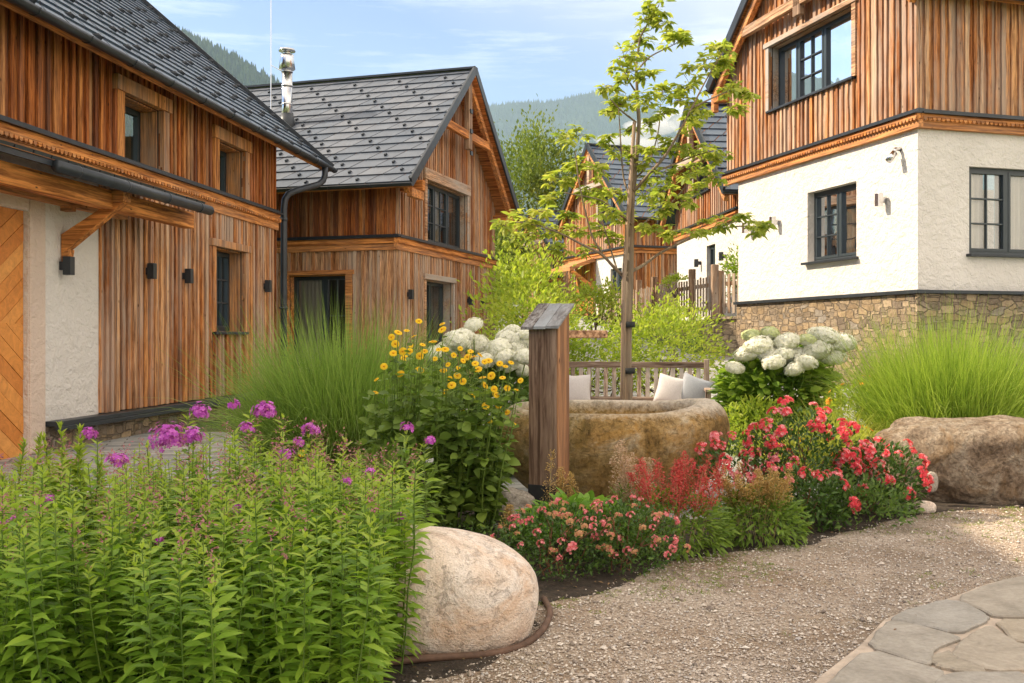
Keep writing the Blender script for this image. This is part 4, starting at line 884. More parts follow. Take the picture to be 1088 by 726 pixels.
# ---- two houses behind ------------------------------------------------------
def back_house(name, label, org, dirv, W, L_, zb, zb1, eave, slope, ups, lows, ov, split, upmat, door=None):
    H = House(name, label, org, 0, -1, zb); a = np.array(dirv) / np.hypot(*dirv); H.root.rotation_euler[2] = math.atan2(-a[0], a[1])
    G, F = H.gable, H.long; zt = lambda y: eave + min(y, W - y) * slope; rg = H.rng
    core = MB(); panel(core, G, 0, W, zb1, zt, ups, -.3, -.002, breaks=(W / 2,)); panel(core, G, split, W, zb - .6, zb1, lows, -.3, -.002); panel(core, F, .301, L_, zb - .6, eave, [], -.3, -.002)
    core.build('wall_core', 'interior', H.root)
    cl = MB(); clad(cl, G, -.04, W, zb1 + .24, zt, ups, 0, rg, (.13, .19), breaks=(W / 2,)); clad(cl, F, 0, L_, zb - .3, zb1, [], 0, rg, (.13, .2)); clad(cl, F, 0, L_, zb1 + .24, eave, [], 0, rg, (.14, .2))
    if split < W: clad(cl, G, split, W, zb - .3, zb1, lows, 0, rg, (.13, .19))
    cl.build('board_cladding', upmat, H.root)
    pw = MB(); panel(pw, G, 0, split, zb - .6, zb1, lows, -.3, .0); pw.build('plaster_wall', 'plaster', H.root)
    belt(H, G, -.1, W + .08, zb1, zb1 + .26, 'timber_y', fringe=False); belt(H, F, 0, L_, zb1, zb1 + .26, 'timber_x', fringe=False)
    for w in ups: window(H, G, *w, [(1, (1, 1)), (1, (1, 1))], rec=.12, curtain=('curtain_dark', [(w[0] + .1, w[1] - .5)]), trim=('timber_grey_y', .1), tw=.1)
    for w in lows: window(H, G, *w, [(1, (3, 1)), (1, (3, 1))], rec=.12, curtain=('curtain', [(w[0] + .1, w[0] + .5)]))
    roof(H, -ov, L_, -.4, W / 2, W + .4, eave + .16 - .4 * slope, eave + .16 + W / 2 * slope, guard=lambda i, j: False, sides=(0, 1), gutter=(0, 1), verge=(True, False))
    tr = MB()
    for y0, s in ((-.3, 1), (W + .3, -1)): tr.beam(G(y0, ov - .1, eave + .16 - .3 * slope - .26), G(W / 2 - s * .02, ov - .1, eave + .16 + W / 2 * slope - .28), .12, .16)
    tr.build('truss', 'timber_y', H.root)
    ck = MB(); ck.beam(G(W / 2 - 1.4, ov - .1, eave + (W / 2 - 1.4) * slope - .15), G(W / 2 + 1.4, ov - .1, eave + (W / 2 - 1.4) * slope - .15), .12, .18); ck.box(W / 2 - .1, W / 2 + .1, ov - .16, ov - .04, eave + (W / 2 - 1.4) * slope, eave + .1 + W / 2 * slope - .2, f=G); ck.build('collar_beam', 'timber_grey_y', H.root)
    return H
HD = back_house('distant_house', 'farther wooden house with white ground floor and orange door behind the young tree', (4.2, 35), (-.338, .941), 6.0, 7, 2.1, 4.32, 5.75, .92, [(.85, 2.6, 5.55, 6.62)], [(.7, 1.65, 2.5, 3.85)], .35, 2.95, 'wood_mixed')
G = HD.gable
for u in (3.1,): 
    m_ = MB(); m_.box(3.1, 4.7, -.02, .06, 1.6, 4.2, f=G)
    for z in np.arange(2.0, 4.0, .5): m_.prism([(3.9, z - .35), (4.3, z), (3.9, z + .35), (3.5, z)], G, .061, .08)
    m_.build('door', 'door_wood', HD.root)
    m_ = MB(); m_.hexa([G(2.9, 0, 4.25), G(4.9, 0, 4.25), G(4.9, 1.1, 3.85), G(2.9, 1.1, 3.85), G(2.9, 0, 4.4), G(4.9, 0, 4.4), G(4.9, 1.1, 4.0), G(2.9, 1.1, 4.0)]); m_.beam(G(3.0, .05, 3.2), G(3.0, 1.0, 3.85), .12, .14); m_.build('porch_roof', 'timber_x', HD.root)
for u in (1.6, 3.0): 
    Fd = HD.long; m_ = MB(); m_.box(u, u + .12, .08, .2, 3.1, 3.4, f=Fd); m_.build('wall_lamp', 'dark_metal', HD.root)
HE = back_house('wooden_house', 'wooden house half hidden behind the right house, above the picket fence', (7.73 - .09 * 24.2, 24.2), (-.09, 1), 5.9, 6, 1.7, 4.25, 5.05, .85, [(2.3, 3.8, 5.32, 6.2)], [(1.95, 2.75, 2.3, 3.82)], .5, 5.9, 'wood_mixed')
for u in (3.3, 1.0): wall_lamp(HE, HE.gable, u, 3.4)
HF = back_house('timber_annex', 'low dark timber house with orange eaves far behind at left of the orange door', (1.95, 41.2), (-.338, .941), 4.2, 5, 1.9, 3.6, 5.0, .8, [], [], .5, 0.0, 'wood_weathered')
fm = MB(); fm.box(.4, 1.2, .03, .06, 3.9, 4.75, f=HF.gable); fm.build('window', 'window_frame', HF.root)
# white farmhouse far away, blue roof
wf = thing('farmhouse', 'tiny white farmhouse with blue grey roof far behind the shrubs', 'house', (-.6, 62, 2))
m_ = MB(); m_.box(-2.2, 2.2, 0, 6, -1, 4.2); m_.build('wall', 'plaster', wf)
m_ = MB(); m_.hexa([(-2.6, -.6, 3.9), (2.6, -.6, 3.9), (2.6, 3, 6.2), (-2.6, 3, 6.2), (-2.6, -.6, 4.1), (2.6, -.6, 4.1), (2.6, 3, 6.4), (-2.6, 3, 6.4)]); m_.hexa([(-2.6, 3, 6.2), (2.6, 3, 6.2), (2.6, 6.6, 3.9), (-2.6, 6.6, 3.9), (-2.6, 3, 6.4), (2.6, 3, 6.4), (2.6, 6.6, 4.1), (-2.6, 6.6, 4.1)])
plain('blue_roof', (.07, .13, .24), .5); m_.build('roof', 'blue_roof', wf)
for x in (-.9, .3, 1.3):
    m_ = MB(); m_.box(x, x + .5, -.05, -.01, .4, 1.2); m_.build('window', 'window_frame', wf)
# ------------------------------------------------------------------ retaining wall and picket fence
K = np.array([4.4, 22.3]); D1 = np.array([-.148, .989]); Cc = np.array([5.05, 21.55])
def wallseg(m, A, B, z0, z1, th):
    d = (B - A) / np.linalg.norm(B - A); n = np.array([d[1], -d[0]]) * th
    m.hexa([(*A, z0), (*B, z0), (*(B - n), z0), (*(A - n), z0), (*A, z1), (*B, z1), (*(B - n), z1), (*(A - n), z1)])
m_ = MB(); Kb = K + D1 * 11; m_.hexa([(*(K), .3), (*(Kb), .3), (Kb[0] + .5, Kb[1], .3), (K[0] + .5, K[1] + .02, .3), (*K, 1.74), (*Kb, 1.74), (Kb[0] + .5, Kb[1], 1.74), (K[0] + .5, K[1] + .02, 1.74)])
m_.hexa([(K[0] + .004, K[1] + .004, .3), (5.1, 21.5, .3), (5.4, 22.1, .3), (4.5, 22.9, .3), (K[0] + .004, K[1] + .004, 1.738), (5.1, 21.5, 1.738), (5.4, 22.1, 1.738), (4.5, 22.9, 1.738)])
tag(m_.build('retaining_wall', 'masonry_small', bevel=.02), 'tan stone retaining wall corner under the picket fence', 'stone wall')
m_ = MB(); m_.hexa([(K[0] - .05, K[1] - .06, 1.741), (5.12, 21.42, 1.741), (5.4, 22.1, 1.741), (4.5, 22.9, 1.741), (K[0] - .05, K[1] - .06, 1.80), (5.12, 21.42, 1.80), (5.4, 22.1, 1.80), (4.5, 22.9, 1.80)])
o_ = m_.build('coping', 'masonry_small'); o_.parent = bpy.data.objects['retaining_wall']
def fence(label, A, B, z, H_, post_h, step=.16, pw=.075):
    root = thing('picket_fence', label, 'fence', (A[0], A[1], z)); d = (B - A); Ln = np.linalg.norm(d); root.rotation_euler[2] = math.atan2(d[1], d[0])
    r = random.Random(5); m = MB(); x = .1
    while x < Ln - .1: m.box(x, x + pw, -.015, .01, .08, H_ + r.uniform(-.03, .03)); x += step
    m.build('pickets', 'fence_wood', root)
    m = MB(); m.box(0, Ln, .0105, .06, .22, .31); m.box(0, Ln, .0105, .06, H_ - .24, H_ - .15); m.build('rail', 'fence_wood', root)
    n = max(1, int(round(Ln / 1.5)))
    for i in range(n + 1):
        m = MB(); xx = Ln * i / n; m.box(xx - .06, xx + .06, -.075, .075 + .0, 0, post_h); m.build('post', 'timber_grey_z', root, bevel=.01)
    return root
fence('weathered picket fence running back along the top of the retaining wall', K + D1 * 11 + (.2, 0), K + np.array([.2, .12]), 1.74, 1.0, 1.25, step=.2)
fence('short weathered picket fence on the wall corner next to the white house', K + np.array([.32, .14]), np.array([5.25, 21.62]), 1.80, .95, 1.05, step=.15)
# ------------------------------------------------------------------ fountain, bench, rocks
def trough():
    """boat-shaped hollowed boulder"""
    root = thing('stone_trough', 'large rounded hollowed-out stone water trough in front of the bench', 'trough', (.81, 8.15, 0), radians(-2))
    n = 64; a = np.linspace(0, 2 * pi, n, endpoint=False)
    # (z, half length, half depth, x shift)
    prof = [(-.02, .42, .26, .0), (.05, .62, .36, 0), (.16, .78, .45, 0), (.30, .89, .52, 0), (.45, .96, .56, 0), (.58, .975, .565, 0), (.68, .95, .545, .0), (.75, .90, .51, .0), (.785, .84, .465, 0), (.79, .80, .44, 0),
            (.785, .755, .405, -.04), (.765, .735, .385, -.05), (.70, .71, .365, -.05), (.50, .64, .30, -.05), (.44, .5, .2, -.05), (.44, .02, .02, -.05)]
    V = []
    f = lambda w, e: np.sign(w) * np.abs(w) ** e
    for i, (z, hx_, hy_, sx0) in enumerate(prof):
        x = hx_ * f(np.cos(a), .82) + sx0; y = hy_ * f(np.sin(a), .82)
        d = .028 * fbm(np.cos(a) * 2.2 + z * 3, np.sin(a) * 2.2 - z * 2, 5) + .012 * fbm(np.cos(a) * 6 + z * 8, np.sin(a) * 6, 9)
        k = 1 + d * (1 if i < 10 else .4)
        rim = (.0 if i < 6 else 1.) * (-.045 * np.clip(-np.sin(a), 0, 1) + .014 * np.clip(np.sin(a), 0, 1))
        lift = rim + np.where(np.cos(a) > .45, .05 * (np.cos(a) - .45) / .55, 0) * min(1, z / .7) + .012 * fbm(np.cos(a) * 2.5, np.sin(a) * 2.5, 6)
        if i >= 10: lift = lift * .9
        # left end is blunter
        x = np.where(x < 0, x * .97, x * 1.0)
        V.append(np.stack([x * k, y * k, np.full(n, z) + lift * (z > .4)], 1))
    m = len(prof); V = np.concatenate(V); i = np.arange(m - 1)[:, None] * n; j = np.arange(n)[None]; k = (j + 1) % n
    mb = MB(); mb.arr(V, [np.stack([i + j, i + k, i + n + k, i + n + j], -1).reshape(-1, 4), np.arange(n)[::-1][None], (np.arange(n) + (m - 1) * n)[None]])
    o = mb.build('basin', 'trough_stone', root, True); s = o.modifiers.new('s', 'SUBSURF'); s.levels = 2; s.render_levels = 2
    w = MB(); w.arr([(.69 * f(math.cos(q), .8) - .05, .35 * f(math.sin(q), .8), .66) for q in np.linspace(0, 2 * pi, 40, endpoint=False)], np.arange(40)[None])
    m_, t, p, oo = new_mat('water'); p.inputs['Base Color'].default_value = (.03, .035, .025, 1); p.inputs['Roughness'].default_value = .03; bump(t, p, noise(t, coords(t), 9, 3), .25, .01)
    w.build('water', 'water', root)
    return root
trough()
post = thing('fountain_post', 'tall weathered square wooden post with slanted grey shingle cap at the trough', 'post', (.27, 7.35, 0), radians(-28))
m_ = MB()
W_, D_ = .115, .10
m_.hexa([(-W_, -D_, 0), (W_, -D_, 0), (W_, D_, 0), (-W_, D_, 0), (-W_, -D_, 1.435), (W_, -D_, 1.435), (W_, D_, 1.558), (-W_, D_, 1.558)])
pb_ = m_.build('post_body', 'post_wood', post, bevel=.008)
m_ = MB(); m_.hexa([(W_ + .001, -D_ + .004, .02), (W_ + .012, -D_ + .004, .02), (W_ + .012, D_ - .004, .02), (W_ + .001, D_ - .004, .02), (W_ + .001, -D_ + .004, 1.435), (W_ + .012, -D_ + .004, 1.435), (W_ + .012, D_ - .004, 1.55), (W_ + .001, D_ - .004, 1.55)]); m_.build('lit_side_skin', 'post_wood_lit', post)  # thin added skin carrying the painted light on the post's right face
m_ = MB(); m_.box(-W_ - .003, W_ + .015, -D_ - .003, D_ + .003, 0, .26); m_.build('metal_foot', 'black_rubber', post, bevel=.004)
m_ = MB()
for i, x in enumerate((-.15, -.048, .054)):
    zz = lambda x, y: 1.50 + (y) * .62
    x1 = x + .099; y0, y1 = -.16 + .006 * i, .135 - .004 * i
    m_.hexa([(x, y0, zz(x, y0)), (x1, y0, zz(x1, y0)), (x1, y1, zz(x1, y1)), (x, y1, zz(x, y1)), (x, y0, zz(x, y0) + .022), (x1, y0, zz(x1, y0) + .022), (x1, y1, zz(x1, y1) + .022), (x, y1, zz(x, y1) + .022)])
m_.build('cap', 'grey_shingle', post, bevel=.003)
m_ = MB(); m_.beam((.0, .1, 1.37), (.24, .52, 1.37), .075, .06); m_.build('spout', 'timber_grey_x', post, bevel=.01)

def bench():
    root = thing('garden_bench', 'weathered wooden slatted garden bench behind the stone trough', 'bench', (1.35, 13.2, 0), radians(-9))
    Ln = 1.2
    m = MB(); m.box(-Ln, Ln, .26, .30, .93, 1.01); m.build('back_rail', 'bench_wood_x', root, bevel=.006)
    m = MB(); m.box(-Ln, Ln, .20, .235, .48, .54); m.build('back_rail', 'bench_wood_x', root, bevel=.006)
    m = MB(); n = 21
    for i in range(n):
        x = -Ln + .07 + i * (2 * Ln - .14) / (n - 1) - .028
        m.hexa([(x, .205, .541), (x + .056, .205, .541), (x + .056, .225, .541), (x, .225, .541), (x, .268, .929), (x + .056, .268, .929), (x + .056, .288, .929), (x, .288, .929)])
    m.build('backrest', 'bench_wood', root, bevel=.003)
    m = MB()
    for k in range(5): m.box(-Ln, Ln, -.30 + k * .098, -.30 + k * .098 + .085, .415, .44)
    m.build('seat', 'bench_wood_x', root, bevel=.004)
    for x in (-Ln - .045, Ln + .002):
        m = MB(); m.hexa([(x, .2, 0), (x + .07, .2, 0), (x + .07, .27, 0), (x, .27, 0), (x, .26, 1.05), (x + .07, .26, 1.05), (x + .07, .33, 1.05), (x, .33, 1.05)]); m.build('leg', 'bench_wood', root, bevel=.006)
        m = MB(); m.box(x, x + .07, -.33, -.26, 0, .64); m.build('leg', 'bench_wood', root, bevel=.006)
        m = MB(); m.box(x - .005, x + .075, -.36, .26, .641, .675); m.build('armrest', 'bench_wood', root, bevel=.006)
        m = MB(); m.box(x + .01, x + .06, -.259, .2, .36, .41); m.build('side_rail', 'bench_wood', root, bevel=.004)
    return root
BN = bench()
def cushion(label, mat, lx, rz, lean, yy=0.04):
    a = radians(-9); x = 1.35 + lx * cos(a) - yy * sin(a); y = 13.2 + lx * sin(a) + yy * cos(a)
    n = 15; g = np.linspace(-1, 1, n); U, Vv = np.meshgrid(g, g)
    th = .075 * ((1 - U ** 2) * (1 - Vv ** 2)) ** .42; pin = 1 - .07 * (1 - np.abs(U)) * 1 * (np.abs(Vv) ** 2) ; pin2 = 1 - .07 * (1 - np.abs(Vv)) * (np.abs(U) ** 2)
    S = .20; P1 = np.stack([U * S * pin2, -th, Vv * S * pin + S], -1).reshape(-1, 3); P2 = np.stack([U * S * pin2, th, Vv * S * pin + S], -1).reshape(-1, 3)
    i = np.arange(n - 1)[:, None] * n; j = np.arange(n - 1)[None]; F = np.stack([i + j, i + j + 1, i + n + j + 1, i + n + j], -1).reshape(-1, 4)
    m = MB(); m.arr(P1, F); m.arr(P2, F[:, ::-1]); o = m.build('cushion', mat, None, True, loc=(x, y, .445)); o.rotation_euler = (radians(-lean), radians(rz), a)
    return tag(o, label, 'cushion')
cushion('pale pinkish cushion standing upright beside the post at the left end of the bench back', 'cushion_pale', -.50, -2, 14)
cushion('grey cushion mostly hidden between post and pale cushion', 'cushion_grey', -.82, 3, 12, .09)
cushion('pale cushion tilted against the bench back near its right end', 'cushion_pale', .72, 14, 16)
cushion('blue-grey cushion leaning in the right corner of the bench', 'cushion_grey', 1.00, 20, 14, .06)

def big_rock(name, label, mat, *a, **k):
    o = blob(name, mat, *a, **k); return tag(o, label, 'rock')
big_rock('boulder', 'large pale pinkish smooth boulder in the front bed beside the gravel', 'boulder_pale', (.47, .36, .30), loc=(-.355, 4.48, .185), seed=6, amp=.06, freq=1.2, sup=2.5, rz=.15, n=96).rotation_euler = (radians(3), radians(11), .2)
big_rock('boulder', 'broad grey-brown craggy boulder beside the red roses', 'boulder_brown', (.92, .50, .37), loc=(4.0, 8.35, .27), seed=11, amp=.10, freq=1.9, sup=3.1, crag=.07, n=128)
big_rock('small_rock', 'jagged grey rock at the foot of the trough and post', 'small_rock', (.17, .12, .12), loc=(-.02, 7.25, .10), seed=3, amp=.16, freq=2, sup=3, crag=.08)
big_rock('small_rock', 'flat tan rock leaning on the jagged grey rock', 'small_rock', (.12, .09, .07), loc=(.06, 7.02, .06), seed=8, amp=.15, freq=2, sup=3)
big_rock('pebble', 'small smooth white pebble at the foot of the grey-brown boulder', 'boulder_pale', (.085, .06, .05), loc=(3.15, 7.55, .045), seed=2, amp=.05)
big_rock('small_rock', 'small pale stone against the left flank of the grey-brown boulder', 'small_rock', (.05, .05, .08), loc=(3.33, 7.85, .2), seed=5, amp=.1)
# edging strip round the bed
pts = [(-.9, 3.75), (-.62, 3.95), (-.35, 4.08), (-.1, 4.14), (.06, 4.28), (.15, 4.5), (.19, 4.75), (.16, 5.0)]
t_ = np.linspace(0, 1, 60); P_ = np.array(pts); xs_ = np.interp(t_ * 7, np.arange(8), P_[:, 0]); ys_ = np.interp(t_ * 7, np.arange(8), P_[:, 1])
for _ in range(6): xs_[1:-1] = (xs_[:-2] + xs_[2:]) / 2; ys_[1:-1] = (ys_[:-2] + ys_[2:]) / 2
m_ = MB(); m_.tube(np.stack([xs_, ys_, .022 + .008 * np.sin(t_ * 9)], 1), .016, 8)
tag(m_.build('bed_edging', 'rust_edging', None, True), 'thin dark brown hose-like edging strip curving round the pale boulder', 'edging')

# ------------------------------------------------------------------ foliage helpers
def sample(mb): return mb
def bush_leaves(mb, rng, n, c, rad, tpl, size, zmin=-.3, shell=.55, up=.5, out=.8, droop=0, mi=0, clump=0, nclump=30, roll=.6):
    c = np.array(c, float); rad = np.array(rad, float)
    if clump:
        cc = rdir(rng, nclump, zmin, 1) * (rng.uniform(shell, 1, nclump) ** .6)[:, None]
        d = cc[rng.integers(0, nclump, n)] + rng.normal(0, clump, (n, 3))
    else: d = rdir(rng, n, zmin, 1) * (rng.uniform(shell ** 3, 1, n) ** (1 / 3))[:, None]
    pos = c + d * rad
    dirs = d * out + rdir(rng, n) * .7 + np.array([0, 0, up - droop])
    inst(mb, tpl, pos, dirs, size * rng.uniform(.65, 1.25, n), rng, mi, roll=roll)
def ncurve(p0, p1, rng, n=6, wob=.04, bend=(0, 0, 0)):
    t = np.linspace(0, 1, n)[:, None]; p0, p1 = np.array(p0, float), np.array(p1, float)
    return p0 + (p1 - p0) * t + np.array(bend) * (t * (1 - t) * 4) + rng.normal(0, wob, (n, 3)) * t * (1 - t) * 3
# ------------------------------------------------------------------ phlox
def phlox_mesh(rng, nst, spread, hmin, hmax, seedheads=.6):
    st, lf, tip, sd = MB(), MB(), MB(), MB()
    for k in range(nst):
        a = rng.uniform(0, 2 * pi); r = spread * math.sqrt(rng.uniform()); b = np.array([r * cos(a), r * sin(a), 0])
        h = rng.uniform(hmin, hmax); lean = np.array([cos(a), sin(a), 0]) * r * .7 + rng.normal(0, .06, 3) * (1, 1, 0)
        top = b + lean + (0, 0, h); P = ncurve(b, top, rng, 6, .006, lean * .2); st.tube(P, np.linspace(.0045, .0022, 6), 4, cap=False)
        n = int(h * .92 / .025); tt = np.linspace(.10, .97, n); base = np.stack([np.interp(tt, np.linspace(0, 1, 6), P[:, i]) for i in range(3)], 1)
        az = rng.uniform(0, 6.28) + np.arange(n) * pi / 2 + rng.normal(0, .25, n)
        for s in (0, pi):
            el = np.interp(tt, [0, .5, .9, 1], [-.15, .15, .55, 1.1]) + rng.normal(0, .12, n)
            d = np.stack([np.cos(az + s) * np.cos(el), np.sin(az + s) * np.cos(el), np.sin(el)], 1)
            sz = np.interp(tt, [0, .3, .75, 1], [.09, .108, .10, .045]) * rng.uniform(.8, 1.2, n)
            up_ = tt > .86
            inst(lf, LEAF_M, base[~up_], d[~up_], sz[~up_], rng, roll=.3); inst(lf, LEAF_M, base[up_], d[up_], sz[up_], rng, 1, roll=.3)
        if rng.uniform() < seedheads:
            q = 26; hh = rng.uniform(.07, .15); d = rdir(rng, q, -.1, 1); pos = top + np.stack([rng.normal(0, .014, q), rng.normal(0, .014, q), rng.uniform(0, hh, q)], 1)
            inst(lf, LEAF_S, pos, d, rng.uniform(.010, .022, q), rng, 2)
    return st, lf, tip, sd
def phlox(name, label, loc, rng, rz, nst=9, spread=.2, h=(.7, .95), seed=.6, group=None):
    root = thing(name, label, 'phlox', loc, rz, group); st, lf, tip, sd = phlox_mesh(rng, nst, spread, *h, seed)
    st.build('stems', 'stem_green', root); lf.build('leaves', ['phlox_leaf', 'phlox_tip', 'phlox_faded'], root, True)
    return root
rng = np.random.default_rng(7)
variants = []
PH = []
for y in np.arange(3.15, 5.9, .33):
    x1 = -.62 - max(0, (3.9 - y)) * .05 + .10 * max(0, y - 4.4); x0 = -y * .535 - .15
    if y > 4.8: x1 = -.82 - .22 * (y - 4.8)
    for x in np.arange(x1, x0, -.33): PH.append((x + rng.uniform(-.08, .08), y + rng.uniform(-.08, .08)))
PH += [(-.60, 4.28), (-.66, 3.95), (-.72, 4.75)]
lab_ = 'leafy green phlox clump without open flowers massed in the front left bed'
for i, (x, y) in enumerate(PH):
    hs = (.80 if y > 3.9 else .80) * (.90 if x / y < -.33 and y > 4.2 else 1) + rng.uniform(-.07, .06) + (.06 if -1.6 < x < -.6 and y < 5.3 else 0)
    sc = hs * rng.uniform(.92, 1.06)
    if y > 5.0: sc *= .9
    if x > -.75: sc *= .93 if y < 4.6 else .96
    if i < 5: variants.append(phlox('phlox_clump', lab_, (x, y, 0), rng, rng.uniform(0, 6.28), 11, .2, (.72, 1.0), .65, 'phlox clumps massed in the front left bed')); variants[-1].scale = (sc,) * 3
    else: dup(variants[i % 5], (x, y, 0), rng.uniform(0, 6.28), lab_, None, sc)
# flowering stems
def floret(mb, rng, c, d, s, mi=0):
    for k in range(5):
        pass
PET = (np.array([(0, 0, 0), (-.32, .5, .06), (0, .62, .02), (.32, .5, .06), (-.26, .92, .0), (.26, .92, .0), (0, 1, -.03)], float), [np.array([(0, 2, 1), (0, 3, 2), (1, 2, 4), (2, 3, 5), (4, 2, 6), (2, 5, 6)])])
def flower5(mb, rng, cen, nrm, size, npet=5, mi=0, cup=.15, tpl=PET):
    cen = np.asarray(cen, float); nrm = norm(np.asarray(nrm, float)); N = len(cen); size = np.broadcast_to(size, (N,))
    ref = np.where(np.abs(nrm[:, 2:3]) < .9, [[0, 0, 1.]], [[1., 0, 0]]); A = norm(np.cross(nrm, ref)); B = np.cross(nrm, A); a0 = rng.uniform(0, 6.28, N)
    for k in range(npet):
        a = a0 + 2 * pi * k / npet; d = A * np.cos(a)[:, None] + B * np.sin(a)[:, None] + nrm * cup
        inst(mb, tpl, cen, d, size, rng, mi, up=nrm, roll=.12)
def phlox_flower(label, px, py, Y, w, n, fade=0.2):
    x, z = pxd(px, py, Y); root = thing('flowering_phlox', label, 'phlox', (x, Y, 0), rng.uniform(0, 6.28), None)
    st, lf, tip, sd = phlox_mesh(rng, 1, .01, z - .02, z - .01, 0)
    st.build('stems', 'stem_green', root); lf.build('leaves', ['phlox_leaf', 'phlox_tip', 'phlox_faded'], root, True)
    fl = MB(); d = rdir(rng, n, -.5, 1); c = d * w * rng.uniform(.35, 1.1, (n, 1)) * np.array([1, 1, .9]) + (0, 0, z)
    flower5(fl, rng, c, d + (0, 0, .25), .0145, mi=0); k = int(n * fade) + 6
    inst(fl, LEAF_S, rdir(rng, k, -.5, 1) * w * .8 + (0, 0, z), rdir(rng, k), .02, rng, 1)
    fl.build('flower_head', ['phlox_petal', 'phlox_faded'], root)
for L_, px, py, Y, w, n in [
    ('big purple phlox flower head at left of the brightest pink one, above the green mass', 180, 466, 4.7, .095, 150),
    ('bright magenta phlox head just right of the big purple one', 204, 464, 4.6, .05, 60),
    ('pink phlox head standing tallest before the dark plinth ledge', 213, 437, 4.7, .048, 45),
    ('round magenta phlox head close to the big grass clump', 281, 437, 5.0, .062, 90),
    ('purple phlox head at the left between the yellow-green spikes and the big purple head', 124, 490, 4.3, .045, 45),
    ('mauve phlox head below the round magenta head', 304, 483, 4.6, .035, 22),
    ('small violet phlox flower at the left edge of the photo', 8, 556, 3.8, .035, 24),
    ('faded violet phlox head a little above the left edge flower', 38, 542, 3.9, .03, 14),
    ('single bright magenta phlox flower in the middle of the front bed', 368, 512, 4.2, .018, 7),
    ('small pink phlox flower low in the middle of the green mass', 252, 540, 3.9, .022, 9),
    ('faded pink phlox head near the purple aster-like tip by the grass', 330, 457, 5.0, .045, 30),
    ('dusty pink phlox head leaning right below the yellow flowers', 432, 455, 5.1, .035, 22),
    ('dusty rose phlox spike next to the lower yellow daisy', 457, 468, 5.2, .03, 18),
    ('pale pink phlox head just left of the round magenta head', 262, 455, 4.8, .04, 24),
    ('small lilac phlox flower right of the middle of the bed', 394, 502, 4.3, .02, 10),
    ('washed-out pink phlox cluster at left rising past the plinth', 95, 462, 4.8, .04, 26),
    ('tiny purple phlox flower above the pale boulder', 425, 550, 4.1, .02, 8),
    ('dusty mauve phlox spike between the round magenta head and the grass base', 318, 470, 4.9, .03, 16),
    ('small purple phlox flower left of the pale spikes near the door', 52, 530, 3.9, .022, 9),
    ('faint pink phlox flower low at left, above the darkest leaves', 170, 575, 3.7, .016, 6),
    ('pinkish phlox cluster behind the round magenta head, by the plinth end', 248, 430, 5.2, .03, 16)]:
    phlox_flower(L_, px, py, Y, w, n)
# yellow-green spikes at left
def spikes(label, px, py, Y, n):
    x, z = pxd(px, py, Y); root = thing('goldenrod', label, 'goldenrod', (x, Y, 0)); st, lf = MB(), MB()
    for k in range(n):
        h = z * rng.uniform(.8, 1.0) if k else z; b = np.array([*rng.normal(0, .07, 2), 0]); tp = b + (*rng.normal(0, .04, 2), h); P = ncurve(b, tp, rng); st.tube(P, .004, 4)
        m = 170; tt = rng.uniform(.25, 1, m); base = np.stack([np.interp(tt, np.linspace(0, 1, 6), P[:, i]) for i in range(3)], 1)
        a = rng.uniform(0, 6.28, m); el = np.interp(tt, [0, .8, 1], [.2, .6, 1.3]); d = np.stack([np.cos(a) * np.cos(el), np.sin(a) * np.cos(el), np.sin(el)], 1)
        inst(lf, LEAF_M, base, d, np.interp(tt, [.2, .7, 1], [.08, .075, .035]) * rng.uniform(.8, 1.2, m), rng)
    st.build('stems', 'stem_green', root); lf.build('leaves', 'goldenrod_leaf', root, True)
spikes('tallest yellow-green leafy spike before the left white wall', 70, 452, 4.9, 4); spikes('yellow-green leafy spike right of the tallest one, before the plinth', 100, 462, 5.0, 3)
spikes('thin yellow-green spike below the plank door', 30, 470, 4.9, 3); spikes('yellow-green leafy spike at the left edge below the door', 4, 490, 4.7, 3)
# ------------------------------------------------------------------ grasses
def grass(label, loc, n, r0, h, spread, mat, rng, sagr=(.25, .8), wid=.006, name='ornamental_grass', cat='grass', up=1.0, group=None):
    m = MB(); a = rng.uniform(0, 2 * pi, n); rr = np.sqrt(rng.uniform(0, 1, n)); base = np.stack([np.cos(a) * rr * r0, np.sin(a) * rr * r0, a * 0], 1)
    a2 = a + rng.normal(0, .7, n); s = spread * rr * rng.uniform(.4, 1.3, n)
    d = np.stack([np.cos(a2) * s, np.sin(a2) * s, np.full(n, up)], 1)
    ribbon(m, base, d, h * rng.uniform(.6, 1.15, n), wid * rng.uniform(.6, 1.3, n), rng.uniform(*sagr, n) * (.3 + .7 * rr), rng)
    o = m.build(name, mat, None, True, loc=loc); return tag(o, label, cat, group)
grass('large arching clump of fine green grass before the left house and patio window', (-1.42, 8.3, 0), 9500, .44, 1.7, .50, 'grass_green', rng, (.08, .80), .010)
grass('dense bright green grass clump behind the grey-brown boulder', (4.55, 10.3, 0), 9500, .62, 1.72, .40, 'grass_bright', rng, (.06, .70), .0085)
grass('low yellowish grass tuft between the white hydrangea and the bright grass', (3.35, 10.2, 0), 1800, .35, .95, .9, 'grass_yellow', rng, (.3, .8), .006)
grass('yellow-green daylily-like tuft behind the red roses', (2.85, 9.9, 0), 900, .2, .72, .9, 'grass_yellow', rng, (.3, .8), .010)
